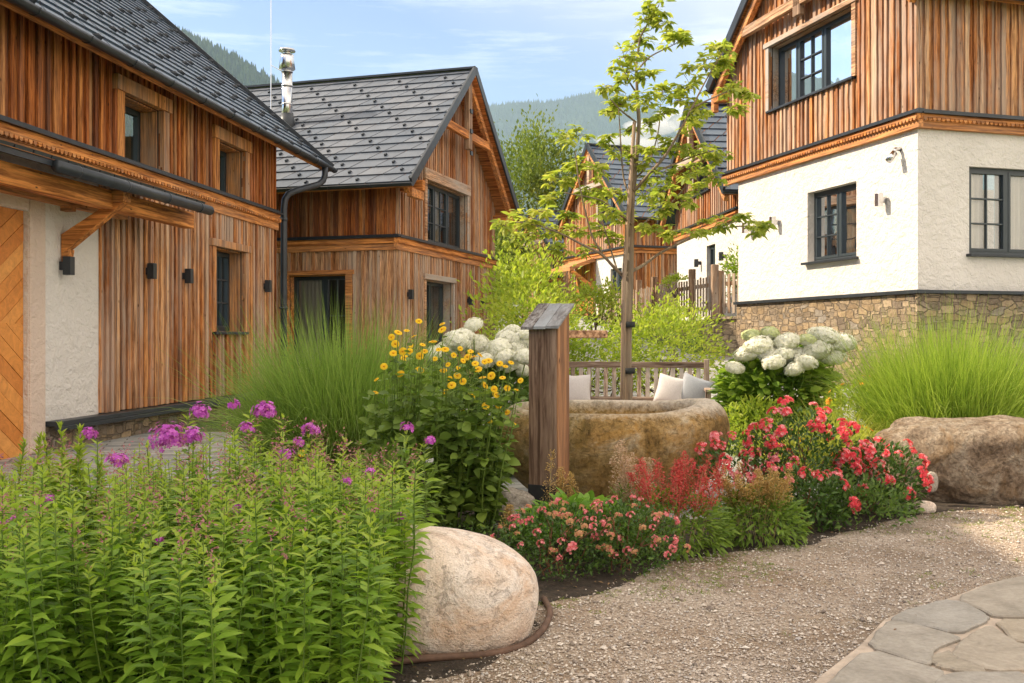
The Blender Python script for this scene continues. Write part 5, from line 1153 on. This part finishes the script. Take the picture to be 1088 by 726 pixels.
# ------------------------------------------------------------------ flower meshes
def mesh_of(mb, name, mats, smooth=False):
    o = mb.build(name, mats, None, smooth); me = o.data; bpy.data.objects.remove(o); return me
def daisy_mesh(r):
    rg_ = np.random.default_rng(r); m = MB(); n = 11
    flower5(m, rg_, [(0, 0, 0)], [(0, 0, 1)], .036, n, 0, .05); flower5(m, rg_, [(0, 0, .002)], [(0, 0, 1)], .030, 10, 0, .15)
    a = np.linspace(0, 2 * pi, 10, endpoint=False); V = [(0, 0, .016)] + [(.007 * cos(q), .007 * sin(q), .013) for q in a] + [(.0125 * cos(q), .0125 * sin(q), .001) for q in a]
    k = np.arange(10); m.arr(V, [np.stack([k * 0, 1 + k, 1 + (k + 1) % 10], 1), np.stack([1 + k, 11 + k, 11 + (k + 1) % 10, 1 + (k + 1) % 10], 1)], 1)
    return mesh_of(m, 'flower_head', ['helio_petal', 'helio_centre'])
DAISY = [daisy_mesh(i) for i in range(3)]
def hydr_mesh(r, mats):
    rg_ = np.random.default_rng(r); m = MB(); n = 420; d = rdir(rg_, n, -.6, 1); bump_ = 1 + .07 * fbm(d[:, 0] * 3, d[:, 1] * 3 + d[:, 2] * 2, r)
    c = d * bump_[:, None] * np.array([1, 1, .78]) * rg_.uniform(.9, 1.02, (n, 1)); flower5(m, rg_, c, d + rg_.normal(0, .16, d.shape), .14, 4, 0, .10)
    V = []; 
    th = np.linspace(0, 2 * pi, 16, endpoint=False); ph = np.linspace(-pi / 2, pi / 2, 9); T, P = np.meshgrid(th, ph)
    V = np.stack([np.cos(P) * np.cos(T), np.cos(P) * np.sin(T), np.sin(P) * .78], -1) * .88; i = np.arange(8)[:, None] * 16; j = np.arange(16)[None]; k = (j + 1) % 16
    m.arr(V.reshape(-1, 3), np.stack([i + j, i + k, i + 16 + k, i + 16 + j], -1).reshape(-1, 4), 1)
    return mesh_of(m, 'flower_head', mats + ['hydrangea_core'])
petal('hydrangea_core', [(.76, .77, .64), (.82, .82, .70)], .2)
HYD = [hydr_mesh(i, ['hydrangea_petal']) for i in range(3)] + [hydr_mesh(9, ['hydrangea_lime'])]
def rose_mesh(r, a, b):
    rg_ = np.random.default_rng(r); m = MB(); m2 = 11
    for k in range(m2):
        c = rdir(rg_, 1, -.1, 1)[0] * np.array([.036, .036, .022]) * rg_.uniform(.6, 1); nn = norm(c + (0, 0, .012))
        flower5(m, rg_, [c], [nn], rg_.uniform(.013, .019), 5, 0, .25); flower5(m, rg_, [c + nn * .003], [nn], .011, 5, 1 if rg_.uniform() < .55 else 0, .7)
    return mesh_of(m, 'blossom', [a, b])
RED = [rose_mesh(41, 'rose_pink', 'rose_rim'), rose_mesh(42, 'rose_red', 'rose_rim')] + [rose_mesh(i, 'rose_red', 'rose_rim') for i in range(3)] + [rose_mesh(7, 'rose_red', 'rose_red')]
PINK = [rose_mesh(i + 20, 'rose_pink', 'rose_rim') for i in range(2)] + [rose_mesh(31, 'rose_faded', 'rose_pink'), rose_mesh(32, 'rose_faded', 'rose_faded')]
# ------------------------------------------------------------------ yellow daisies (many-stemmed)
def helio(label, Y, c, heads, nleaf, hmax, wx):
    cx = c; root = thing('false_sunflower', label, 'sunflower plant', (cx, Y, 0)); st, lf = MB(), MB()
    for (px, py) in heads:
        yy = rng.uniform(-.3, .3); x, z = pxd(px, py, Y + yy); P = ncurve(((x - cx) * .55 * .8 - .06, yy * .4, 0), (x - cx, yy, z - .01), rng, 7, .012, (0, 0, .0))
        st.tube(P, np.linspace(.0055, .0025, 7), 4, cap=False)
        nr = np.array([rng.normal(.0, .3), -.75 + rng.normal(0, .35), .62 + rng.normal(0, .25)]); q = Vector(nr).to_track_quat('Z', 'Y').to_euler()
        shared('flower_head', DAISY[rng.integers(3)], root, P[-1], q, rng.uniform(.55, .92))
        n = 22; tt = rng.uniform(.12, .93, n); base = np.stack([np.interp(tt, np.linspace(0, 1, 7), P[:, i]) for i in range(3)], 1); a = rng.uniform(0, 6.28, n)
        d = np.stack([np.cos(a), np.sin(a), rng.uniform(-.35, .6, n)], 1); inst(lf, LEAF_B, base + d * .02, d, np.interp(tt, [0, .5, 1], [.10, .095, .045]) * rng.uniform(.7, 1.2, n), rng, roll=.5, wscale=.6)
    hz = rng.uniform(.05, 1, nleaf); d = rng.uniform(-1, 1, (nleaf, 3)) * np.array([wx, .3, 0]) + np.stack([-.10 * (1 - hz), np.zeros(nleaf), hz ** .8 * hmax * .86], 1)
    inst(lf, LEAF_B, d, rdir(rng, nleaf, -.3, .6), rng.uniform(.05, .11, nleaf), rng, roll=.6)
    st.build('stems', 'stem_green', root); lf.build('leaves', 'helio_leaf', root, True); return root
HD1 = [(408, 388), (440, 356), (423, 352), (436, 372), (418, 374), (451, 372), (400, 402), (398, 416), (416, 357), (432, 350), (420, 364), (437, 366), (428, 372), (445, 340), (449, 365), (446, 377), (430, 379), (446, 392), (425, 396)]
HD2 = [(462, 380), (476, 386), (486, 398), (504, 378), (510, 376), (489, 369), (466, 370), (480, 408), (500, 420), (474, 416), (492, 404), (470, 343), (470, 349), (473, 370), (482, 376), (492, 382), (487, 390), (497, 378), (505, 385), (515, 383), (500, 372), (471, 392), (478, 401), (491, 437), (460, 362), (508, 391)]
HD3 = [(519, 382), (543, 384), (534, 400), (515, 408), (549, 413), (530, 430), (520, 446), (531, 385), (537, 388), (522, 398), (539, 411), (553, 403), (525, 412), (538, 437), (546, 450), (518, 488), (527, 418), (513, 400), (516, 430)]
helio('left part of the tall yellow daisy clump, rising from the grass edge', 6.9, -.78, HD1, 260, 1.12, .22)
helio('middle of the tall yellow daisy clump before the white hydrangea', 6.9, -.42, HD2, 300, 1.1, .26)
helio('yellow daisy stems nearest the trough, leaning right', 6.9, -.2, HD3, 70, .9, .1)
shared('flower_head', DAISY[0], bpy.data.objects['false_sunflower'], (-.75, .3, .5), (radians(70), 0, 0), .8)
# ------------------------------------------------------------------ hydrangeas
def hydrangea(label, c, rad, heads, lm, n, size=.105, r=.1, lime=()):
    root = thing('hydrangea_bush', label, 'hydrangea', (c[0], c[1], 0)); lf, st = MB(), MB()
    bush_leaves(lf, rng, n, (0, .05, rad[2] * .56), (rad[0], rad[1], rad[2] * .6), LEAF_B, size, zmin=-.95, shell=.45, up=.1, out=1.0, roll=.5)
    for i, (px, py, rr) in enumerate(heads):
        dy = rng.uniform(-.75, -.1) * rad[1] - (.12 if py > heads[0][1] + 12 else 0); Y = c[1] + dy; x, z = pxd(px, py, Y); R_ = rr * Y / 1050
        P = ncurve(((x - c[0]) * .3, dy * .2, 0), (x - c[0], dy, z - R_ * .5), rng, 6, .01); st.tube(P, .006, 5)
        shared('flower_head', HYD[3] if i in lime else HYD[i % 3], root, (x - c[0], dy, z), (rng.uniform(-.4, .1), rng.uniform(-.3, .3), rng.uniform(0, 6)), (R_ * rng.uniform(1.1, 1.35), R_ * rng.uniform(1.1, 1.3), R_ * rng.uniform(.95, 1.15)))
    st.build('stems', 'stem_green', root); lf.build('leaves', lm, root, True)
hydrangea('white hydrangea bush behind the yellow daisies, left of the post', (-.22, 9.6), (.62, .5, 1.0),
    [(486, 363, 13), (503, 345, 9), (506, 367, 13), (475, 371, 11), (515, 383, 10), (494, 356, 9), (530, 370, 13), (541, 360, 12), (550, 372, 13), (558, 380, 11), (556, 362, 12), (545, 352, 8), (540, 388, 11), (562, 356, 9), (536, 380, 10), (553, 394, 9), (460, 376, 9)], 'hydrangea_leaf_dark', 1300)
hydrangea('sunlit white hydrangea bush in front of the stone base at right', (3.2, 11.9), (.74, .6, 1.08),
    [(875, 357, 13), (893, 366, 14), (868, 373, 14), (884, 378, 12), (836, 364, 12), (822, 362, 9), (806, 368, 14), (795, 376, 12), (815, 376, 11), (845, 382, 15), (822, 385, 11), (832, 377, 10), (856, 386, 10), (844, 393, 9), (858, 362, 9), (800, 358, 10), (818, 354, 8), (866, 362, 8), (781, 391, 8)], 'hydrangea_leaf', 3400, .12, lime=(14, 15, 16, 17))
# ------------------------------------------------------------------ roses and low plants
def rosebush(name, label, c, rad, n, nf, meshes, lm='rose_leaf', leaf=.05, fs=1.0, bias=None, zb=-.2):
    root = thing(name, label, 'rose bush', (c[0], c[1], 0)); lf = MB()
    bush_leaves(lf, rng, n, (0, 0, rad[2] * .45), (rad[0], rad[1], rad[2] * .55), LEAF_S, leaf, zmin=-.9, shell=.3, roll=.7)
    for k in range(nf):
        d = rdir(rng, 1, zb, 1)[0]; d[1] = -abs(d[1]) * .9 if rng.uniform() < .7 else d[1]
        p_ = d * np.array([rad[0], rad[1], rad[2] * .55]) * rng.uniform(.96, 1.12) + (0, 0, rad[2] * .47); q = Vector(d + (0, -.2, .3)).to_track_quat('Z', 'Y').to_euler()
        i = rng.integers(len(meshes)) if bias is None else rng.choice(len(meshes), p=bias)
        shared('blossom', meshes[i], root, p_, q, fs * rng.uniform(.75, 1.25))
    m = MB()
    for k in range(9):
        m.tube(ncurve((*rng.normal(0, .05, 2), 0), (rng.uniform(-.8, .8) * rad[0], rng.uniform(-.8, .8) * rad[1], rad[2] * rng.uniform(.5, .9)), rng, 5, .02), .004, 4)
    m.build('stems', 'stem_red', root); lf.build('leaves', lm, root, True); return root
rosebush('red_rose_bush', 'tall middle bush of red and pink roses behind the tan astilbe', (2.22, 7.55), (.46, .36, .80), 2300, 50, RED, fs=1.35)
rosebush('red_rose_bush', 'lower right bush of red roses touching the grey-brown boulder', (2.78, 7.5), (.34, .32, .56), 1800, 26, RED, fs=1.2)
rosebush('red_rose_bush', 'low left bush of dark red roses beside the trough', (1.75, 7.45), (.40, .28, .62), 900, 26, RED, fs=1.2)
rosebush('red_rose_bush', 'front spray of salmon red roses hanging over the gravel edge', (2.05, 6.95), (.36, .28, .42), 1500, 16, RED, fs=1.15)
rosebush('ground_cover_rose', 'left half of the low pink rose mat beside the pale boulder', (.25, 5.62), (.34, .36, .40), 2600, 58, PINK, leaf=.030, fs=.62, bias=[.3, .2, .25, .25])
rosebush('ground_cover_rose', 'right half of the low pink rose mat at the gravel edge', (.66, 5.72), (.32, .32, .40), 2400, 52, PINK, leaf=.030, fs=.62, bias=[.35, .25, .25, .15])
def astilbe(label, c, rad, n, plumes, mat, ph=(.14, .26), leaf=.045, name='astilbe', lm='astilbe_leaf', base=.75, pw=.032):
    root = thing(name, label, 'astilbe', (c[0], c[1], 0)); lf = MB()
    bush_leaves(lf, rng, n, (0, 0, rad[2] * .4), (rad[0], rad[1], rad[2] * .6), LEAF_M, leaf * 1.25, zmin=-.6, shell=.5, up=.1, out=1.2, roll=.7); lf.build('leaves', lm, root, True)
    for k in range(plumes):
        m = MB(); a = rng.uniform(0, 6.28); r = math.sqrt(rng.uniform()); x, y = rad[0] * .85 * r * cos(a), rad[1] * .8 * r * sin(a); h = rng.uniform(*ph); z0 = rad[2] * base
        top = np.array([x * 1.15 + rng.normal(0, .02), y * 1.1, z0 + h * rng.uniform(.85, 1.2)]); P = ncurve((x * .5, y * .5, .02), top, rng, 7, .006); m.tube(P, .0022, 3, mi=1, cap=False)
        q = 85; tt = rng.uniform(.0, 1, q) ** .8; s = np.interp(z0 * .8 + tt * (top[2] - z0 * .8), P[:, 2], np.linspace(0, 1, 7)); b = np.stack([np.interp(s, np.linspace(0, 1, 7), P[:, i]) for i in range(3)], 1)
        aa = rng.uniform(0, 6.28, q); Lb = pw * 1.9 * (1.08 - tt) + .012
        # side sprays: each a row of tiny florets
        for f_ in (0.15, .45, .72, 1.0):
            pos = b + np.stack([np.cos(aa) * Lb * f_, np.sin(aa) * Lb * f_, Lb * f_ * .75], 1); inst(m, LEAF_S, pos, rdir(rng, q, -.2, 1), rng.uniform(.011, .021, q), rng, 0)
        m.build('plume', [mat, 'stem_tan'], root)
    return root
astilbe('red astilbe with feathery coral plumes in front of the trough', (1.02, 6.15), (.34, .30, .40), 1500, 26, 'astilbe_red', (.20, .32))
astilbe('tan faded astilbe between the red astilbe and the red roses', (1.62, 6.45), (.30, .27, .36), 1500, 24, 'astilbe_tan', (.10, .20))
astilbe('pale cream-pink astilbe plumes behind the red astilbe', (.86, 6.75), (.22, .16, .36), 400, 11, 'astilbe_pale', (.22, .34))
astilbe('small tan astilbe beside the foot of the post', (.38, 6.75), (.14, .12, .24), 260, 5, 'astilbe_tan', (.18, .30))
astilbe('single tall tan seed plume in front of the post', (.20, 6.4), (.05, .05, .15), 60, 1, 'astilbe_tan', (.45, .5), pw=.03)
astilbe('small tan seed plume left of the tall one by the rock', (-.02, 6.3), (.05, .05, .1), 50, 2, 'astilbe_tan', (.12, .2))
m_ = MB(); bush_leaves(m_, rng, 520, (0, 0, .10), (.40, .26, .22), LEAF_B, .085, zmin=0, shell=.6, up=-.1, out=1.2, roll=.35)
tag(m_.build('leafy_perennial', 'hosta_leaf', None, True, loc=(.42, 6.25, 0)), 'fresh green low leafy plant between pink roses and the post', 'plant')
m_ = MB(); bush_leaves(m_, rng, 800, (0, 0, .12), (.42, .30, .24), LEAF_S, .05, zmin=-.3, shell=.4, roll=.8)
tag(m_.build('leafy_perennial', 'ground_leaf', None, True, loc=(2.45, 7.0, 0)), 'dark green undergrowth below the red roses', 'plant')
m_ = MB(); P_ = rng.uniform(0, 1, (2600, 2)); xx = -.9 + P_[:, 0] * 1.0; yy = 5.2 + P_[:, 1] * 1.7; inst(m_, LEAF_S, np.stack([xx, yy, rng.uniform(.0, .12, 2600)], 1), rdir(rng, 2600, 0, 1), rng.uniform(.02, .045, 2600), rng)
o_ = m_.build('ground_cover', 'ground_leaf', kind='stuff'); tag(o_, 'low dark ground cover between the pale boulder and the paving', 'ground cover')
for L_, c_, r_, n_l, mt in [('mass of dark green foliage under the yellow daisies', (-.75, 6.5), (.32, .28, .60), 1100, 'helio_leaf'), ('yellow-green low shrub foliage at the foot of the sunlit hydrangea', (2.75, 11.2), (.45, .3, .62), 1500, 'shrub_leaf'),
    ('leafy yellow-green border plants with orange buds behind the red roses', (3.0, 9.3), (.6, .35, .5), 1500, 'grass_yellow'), ('leafy plants left of the bright grass clump with small orange flowers', (3.75, 10.6), (.45, .4, .85), 1200, 'shrub_leaf')]:
    root = thing('border_plant', L_, 'plant', (*c_, 0)); m_ = MB(); bush_leaves(m_, rng, n_l, (0, 0, r_[2] * .5), (r_[0], r_[1], r_[2] * .55), LEAF_M, .075, zmin=-.9, shell=.4); m_.build('leaves', mt, root, True)
    if 'orange' in L_:
        m_ = MB(); q = 26; d = rdir(rng, q, .0, 1); flower5(m_, rng, d * np.array(r_) * (.95, .95, .6) + (0, 0, r_[2] * .5), d, .03, 6, 0, .3); m_.build('orange_flowers', 'orange_petal', root)
# ------------------------------------------------------------------ young tree
LEAF_T = leaf_tpl(.42, .3, .12, ((0, 0), (.35, 1.), (.7, .8), (1, 0)))
def young_tree():
    root = thing('young_tree', 'slender young walnut-leaved tree growing behind the trough before the bench', 'tree', (1.40, 12.0, 0)); c0 = np.array([1.40, 12.0, 0]); Y = 12.0
    W = lambda px, py, dy=0: np.array([(px - 544) * (Y + dy) / 1050, Y + dy, 1.35 - (py - 358) * (Y + dy) / 1050]) - c0
    tk = MB(); SR = .82; P = np.array([W(667, 476), W(666.5, 430), W(666, 390), W(667, 340), W(669, 300), W(670, 260), W(671, 220), W(674, 190), W(677, 160), W(679, 130), W(677, 100), W(676, 70), W(680, 40), W(690, 22), W(700, 6)])
    Pn = np.stack([np.interp(np.linspace(0, 14, 57), np.arange(15), P[:, i]) for i in range(3)], 1)
    tk.tube(Pn, np.interp(np.linspace(0, 14, 57), [0, 2, 5, 7, 10, 14], [.070, .058, .042, .030, .02, .007]), 10); tk.build('trunk', 'bark_young', root, True)
    brs = [[(665, 296), (652, 284, -.2), (640, 270, -.3), (622, 262, -.4), (600, 250, -.4), (575, 240, -.5), (548, 236, -.5)], [(668, 290), (684, 282, .2), (702, 268, .3), (730, 255, .3), (755, 245, .3), (785, 240, .3), (808, 241, .3)],
           [(671, 215), (662, 190, .2), (660, 160, .2), (658, 125, .3), (655, 90, .2)], [(672, 205), (690, 185, -.2), (708, 165, -.3), (722, 140, -.4), (735, 115, -.4), (750, 85, -.4), (768, 55, -.5)],
           [(640, 270, -.3), (628, 250, -.4), (622, 225, -.4), (615, 195, -.5), (611, 160, -.5)], [(675, 190), (690, 175, .3), (700, 140, .4), (702, 110, .3)], [(690, 185, -.2), (715, 175, -.1), (740, 165, 0), (758, 160, 0)],
           [(656, 288, .1), (648, 262, .3), (640, 235, .4), (632, 205, .4)], [(735, 115, -.4), (755, 105, -.3), (778, 95, -.2)], [(670, 250), (690, 232, .3), (715, 215, .4), (735, 190, .4)], [(677, 75), (690, 60, .1), (715, 48, .2)], [(677, 100), (664, 80, -.1), (658, 60, -.1)],
           [(673, 240), (655, 225, -.3), (640, 212, -.3), (600, 205, -.4)], [(676, 130), (660, 118, -.2), (648, 105, -.2)]]
    for b in brs:
        q = np.array([W(*k) for k in b]); m = MB(); n = len(q); s = np.linspace(0, n - 1, 4 * n); qq = np.stack([np.interp(s, np.arange(n), q[:, i]) for i in range(3)], 1)
        for _ in range(2): qq[1:-1] = (qq[:-2] + qq[2:] + qq[1:-1]) / 3
        r0 = .022 if n > 5 else .013; m.tube(qq, np.linspace(r0, .006, len(qq)), 7); m.build('branch', 'bark_young', root, True)
    cl = [(697, 12, 20), (686, 22, 16), (675, 45, 20), (664, 62, 14), (716, 48, 16), (728, 42, 10), (665, 78, 22), (690, 82, 16), (652, 92, 16), (660, 112, 20), (650, 120, 14), (690, 108, 18), (703, 100, 16), (762, 52, 18), (750, 75, 24), (776, 94, 20), (735, 95, 24), (720, 108, 18), (706, 122, 16), (742, 118, 18), (790, 100, 10),
          (613, 145, 17), (600, 150, 12), (612, 176, 20), (598, 192, 22), (640, 184, 16), (625, 204, 18), (560, 238, 22), (536, 240, 18), (585, 246, 20), (596, 266, 12), (548, 254, 14), (618, 248, 20), (604, 232, 16), (575, 226, 12), (700, 160, 22), (720, 158, 20), (745, 160, 24), (760, 172, 16), (730, 186, 22), (700, 190, 22), (684, 210, 18), (655, 206, 14), (702, 226, 16), (722, 214, 18), (690, 242, 18), (716, 248, 16), (742, 246, 18), (770, 240, 16), (802, 244, 14), (812, 240, 8), (790, 232, 12), (664, 236, 14), (645, 226, 16), (632, 214, 14), (660, 160, 18), (672, 178, 14), (648, 150, 12), (740, 205, 16), (756, 190, 12), (735, 132, 18), (690, 135, 12), (656, 256, 12), (640, 246, 12), (624, 268, 10), (680, 60, 10), (705, 24, 9), (712, 35, 10), (770, 70, 12), (785, 115, 10), (705, 205, 16), (668, 140, 12), (586, 212, 12)]
    lf = MB(); tw = MB()
    for (px, py, r) in cl:
        dy = rng.uniform(-.55, .55); cc = W(px, py, dy); R = r * 12.5 / 1050
        nt = max(5, int(r / 2.0))
        for k in range(nt):
            d0 = rdir(rng, 1, -.35, .9)[0]; tip = cc + d0 * R * rng.uniform(.2, .85); lf.tube([cc, (cc + tip) / 2 + (0, 0, .02), tip], .003, 3, mi=1, cap=False)
            n = 9; a = np.linspace(0, 2 * pi, n, endpoint=False) + rng.uniform(0, 1); d = np.stack([np.cos(a), np.sin(a), rng.uniform(-.55, .25, n)], 1) + d0 * .5
            inst(lf, LEAF_T, np.repeat(tip[None], n, 0) + rng.normal(0, .012, (n, 3)), d, rng.uniform(.078, .135, n), rng, roll=.45)
    lf.build('crown', ['tree_leaf', 'bark_young'], root, True)
    tie = MB()
    for py in (345, 394): q = W(667, py); tie.tube([q - (0, 0, .035), q + (0, 0, .035)], .09, 12)
    tie.build('tie', 'black_rubber', root, True)
    s = thing('tree_stake', 'thin upright wooden stake tied against the young tree trunk', 'stake', tuple(c0 + W(661, 476, -.12)))
    m = MB(); m.tube([(0, 0, 0), (.02, 0, 2), (.155, 0.05, 3.93)], [.03, .028, .022], 8); m.build('pole', 'stake_wood', s, True)
young_tree()
# ------------------------------------------------------------------ shrubs and trees behind
def tree(name, label, c, z0, trunk_h, rad, nleaf, size, mat, nclump=60, clump=.2, group=None, cat='tree', tr=.12, tpl=LEAF_S, zmin=-.6, ntr=1, rg=None):
    rg = rg or rng; root = thing(name, label, cat, (c[0], c[1], z0), 0, group); tk = MB()
    for k in range(ntr):
        o2 = rg.normal(0, .12 * (ntr > 1), 2); tk.tube(ncurve((*o2, -.1), (o2[0] * 3, o2[1] * 3, trunk_h + rad[2] * .9), rg, 7, .05 * tr * 10), np.linspace(tr, tr * .25, 7), 7)
    for k in range(9):
        d = rdir(rg, 1, -.1, .9)[0]; z = rg.uniform(.3, 1); tk.tube(ncurve((0, 0, trunk_h * .5 + z * rad[2] * .7), np.array([0, 0, trunk_h + rad[2] * .4]) + d * np.array(rad) * .8, rg, 5, .05), np.linspace(tr * .45, tr * .1, 5), 5)
    tk.build('trunk', 'bark_dark', root, True)
    lf = MB(); bush_leaves(lf, rg, nleaf, (0, 0, trunk_h + rad[2] * .95), rad, tpl, size, zmin=zmin, shell=.35, clump=clump, nclump=nclump, roll=.8); lf.build('crown', mat, root, True); return root
rt = np.random.default_rng(21)
tree('shrub', 'loose yellow-green shrub at left behind the white hydrangea', (.15, 15.2), 0, .1, (.95, .8, 1.05), 2600, .10, 'shrub_leaf', 45, .2, cat='shrub', tr=.03, ntr=3, rg=rt)
tree('shrub', 'tall airy yellow-green bush behind the post cap', (.25, 19.5), .3, .4, (1.0, .9, 1.2), 2600, .12, 'shrub_leaf', 40, .2, cat='shrub', tr=.04, ntr=3, rg=rt)
tree('shrub', 'bright green shrub behind the bench, left of the young tree trunk', (1.25, 15.6), .1, .1, (.9, .6, .78), 2200, .085, 'shrub_leaf', 40, .2, cat='shrub', tr=.03, ntr=3, rg=rt)
tree('shrub', 'bright green shrub behind the bench, right of the young tree trunk', (2.35, 15.8), .15, .1, (.85, .6, .82), 2600, .085, 'shrub_leaf', 40, .2, cat='shrub', tr=.03, ntr=3, rg=rt)
tree('shrub', 'rounded shrub between the bench back and the retaining wall', (3.05, 18.2), .5, .1, (.75, .6, .7), 1600, .09, 'shrub_leaf', 30, .2, cat='shrub', tr=.03, ntr=3, rg=rt)
tree('climber', 'bright yellow-green climbing plant on the fence beside the white house', (5.35, 23.0), 1.8, .3, (.42, .4, .75), 1300, .10, 'climber_leaf', 25, .22, cat='climber', tr=.03, rg=rt)
tree('flowering_plant', 'small yellow flowering plant showing above the picket fence', (4.05, 24.2), 1.8, .7, (.35, .3, .18), 350, .09, 'goldenrod_leaf', 12, .2, cat='plant', tr=.02, rg=rt)
tree('background_tree', 'big soft green tree rising behind the gable of the middle house', (1.1, 47), 1.5, .6, (2.9, 2.8, 4.5), 24000, .2, 'far_leaf', 130, .13, tr=.3, rg=rt, zmin=-.9)
tree('background_tree', 'dark green tree lower left of the big soft tree', (-1.0, 42), 1.5, .8, (1.7, 1.7, 2.4), 4000, .22, 'far_leaf', 50, .16, tr=.2, rg=rt)
tree('background_tree', 'dark green tree behind the orange eaves of the distant annex', (1.6, 52), 1.5, .5, (3.0, 2.5, 2.6), 5000, .25, 'far_leaf', 60, .16, tr=.2, rg=rt)
tree('shrub', 'bushy green shrub below the distant annex', (.35, 28), 1.0, .1, (1.2, 1, 1.2), 2200, .14, 'shrub_leaf', 40, .2, cat='shrub', tr=.05, ntr=3, rg=rt)
tree('shrub', 'green shrub before the white ground floor of the distant house', (2.3, 27), 1.4, .1, (1.0, .8, .65), 1800, .12, 'shrub_leaf', 30, .2, cat='shrub', tr=.04, ntr=3, rg=rt)
# ------------------------------------------------------------------ loose gravel, weeds
from_poly = np.array(GRAVEL)
def inside(x, y, P):
    r = np.zeros(len(x), bool); n = len(P)
    for i in range(n):
        x1, y1 = P[i]; x2, y2 = P[(i + 1) % n]; c = ((y1 > y) != (y2 > y)) & (x < (x2 - x1) * (y - y1) / (y2 - y1 + 1e-12) + x1); r ^= c
    return r
rg2 = np.random.default_rng(3); N = 95000
y = 3.3 + 5.2 * rg2.uniform(0, 1, N) ** 1.5; x = rg2.uniform(-.75, 1, N) * y * .62 + .4
FB = np.array([(.7, 2.8), (1.0, 3.55), (1.22, 3.9), (1.5, 4.27), (1.76, 4.67), (1.92, 4.83), (2.2, 5.02), (2.57, 5.35), (2.86, 5.52), (3.4, 5.7), (4.5, 5.9), (4.5, 2.8)])
jx, jy = x + rg2.normal(0, .05, N), y + rg2.normal(0, .05, N); k = inside(jx, jy, from_poly) & ~inside(x, y, FB); x, y = x[k], y[k]; n = len(x)
oc = np.array([(1, 0, 0), (0, 1, 0), (-1, 0, 0), (0, -1, 0), (0, 0, 1), (.2, .1, -1)], float); of = np.array([(0, 1, 4), (1, 2, 4), (2, 3, 4), (3, 0, 4), (1, 0, 5), (2, 1, 5), (3, 2, 5), (0, 3, 5)])
s = rg2.lognormal(-5.45, .40, n); V = oc[None] * s[:, None, None] * rg2.uniform(.6, 1.3, (n, 1, 3)) * (1, 1, .7) + rg2.normal(0, .15, (n, 6, 3)) * s[:, None, None]
a = rg2.uniform(0, 6.28, n); R = np.stack([np.stack([np.cos(a), -np.sin(a)], 1), np.stack([np.sin(a), np.cos(a)], 1)], 1); V[:, :, :2] = np.einsum('nij,nkj->nki', R, V[:, :, :2])
V += np.stack([x, y, .008 + s * .35], 1)[:, None]
m_ = MB(); m_.arr(V.reshape(-1, 3), (of[None] + (np.arange(n) * 6)[:, None, None]).reshape(-1, 3))
m, t, p, o = new_mat('pebbles'); t.links.new(ramp(t, [(0, (.18, .145, .12)), (.3, (.42, .35, .29)), (.6, (.55, .475, .40)), (.85, (.70, .64, .57)), (1, (.36, .33, .31))], island(t)), p.inputs['Base Color']); p.inputs['Roughness'].default_value = .85
o_ = m_.build('gravel', 'pebbles', kind='stuff'); tag(o_, 'loose fine gravel on the path', 'gravel')
# grassy weeds in the gravel, denser towards the bed and the far right
N = 4200; y = 3.9 + 4.7 * rg2.uniform(0, 1, N); x = rg2.uniform(-.1, .62, N) * y
k = inside(x, y, from_poly) & ~inside(x, y, FB) & (fbm(x * 2.2, y * 2.2, 8) + .35 * (y - 5.8) > rg2.normal(.15, .3, N)); x, y = x[k], y[k]
m_ = MB(); q = 9; bx_ = np.repeat(np.stack([x, y, x * 0 + .01], 1), q, 0) + rg2.normal(0, .018, (len(x) * q, 3)) * (1, 1, 0); nn = len(bx_)
ribbon(m_, bx_, rdir(rg2, nn, .35, 1), rg2.uniform(.012, .04, nn), np.full(nn, .0035), np.full(nn, .3), rg2, 2)
o_ = m_.build('weeds', 'ground_leaf', kind='stuff'); tag(o_, 'sparse grassy weeds creeping through the gravel', 'weeds')
leafmat('lawn_leaf', [(.10, .16, .02), (.2, .27, .04), (.34, .36, .08)], .4)
bpy.data.objects['weeds'].data.materials[0] = MATS['lawn_leaf']
# dead leaves and chippings on the soil
N = 5000; x = rg2.uniform(-2.5, 3.4, N); y = rg2.uniform(3.3, 8, N); BED = np.array([(-5, 2.2), (-.75, 2.2), (-.6, 3.6), (-.1, 4.05), (.12, 4.6), (.12, 4.95), (.5, 5.2), (.9, 5.85), (1.3, 6.15), (1.9, 6.4), (2.5, 6.95), (3.05, 7.45), (3.2, 8), (1.6, 7.3), (.9, 7.1), (.02, 6.75), (-2.6, 6.6), (-5, 5.4)])
k = inside(x, y, BED); x, y = x[k], y[k]; m_ = MB(); inst(m_, LEAF_S, np.stack([x, y, x * 0 + .018], 1), rdir(rg2, len(x), -.15, .3), rg2.uniform(.012, .035, len(x)), rg2)
N = 420; x = rg2.uniform(-.2, 4.5, N); y = rg2.uniform(3.6, 8.2, N); k = inside(x, y, from_poly) & (rg2.uniform(0, 1, N) < np.exp(-((y - 6.6) / 1.6) ** 2) + .15)
inst(m_, LEAF_S, np.stack([x, y, x * 0 + .034], 1)[k], rdir(rg2, N, -.1, .25)[k], rg2.uniform(.012, .03, N)[k], rg2)
petal('litter', [(.10, .06, .03), (.25, .17, .09), (.16, .08, .04)], .1); o_ = m_.build('leaf_litter', 'litter', kind='stuff'); tag(o_, 'brown leaf litter on the bed soil', 'litter')
# clean names
for ob in bpy.data.objects:
    if ob.type == 'MESH' and not ob.data.users: pass
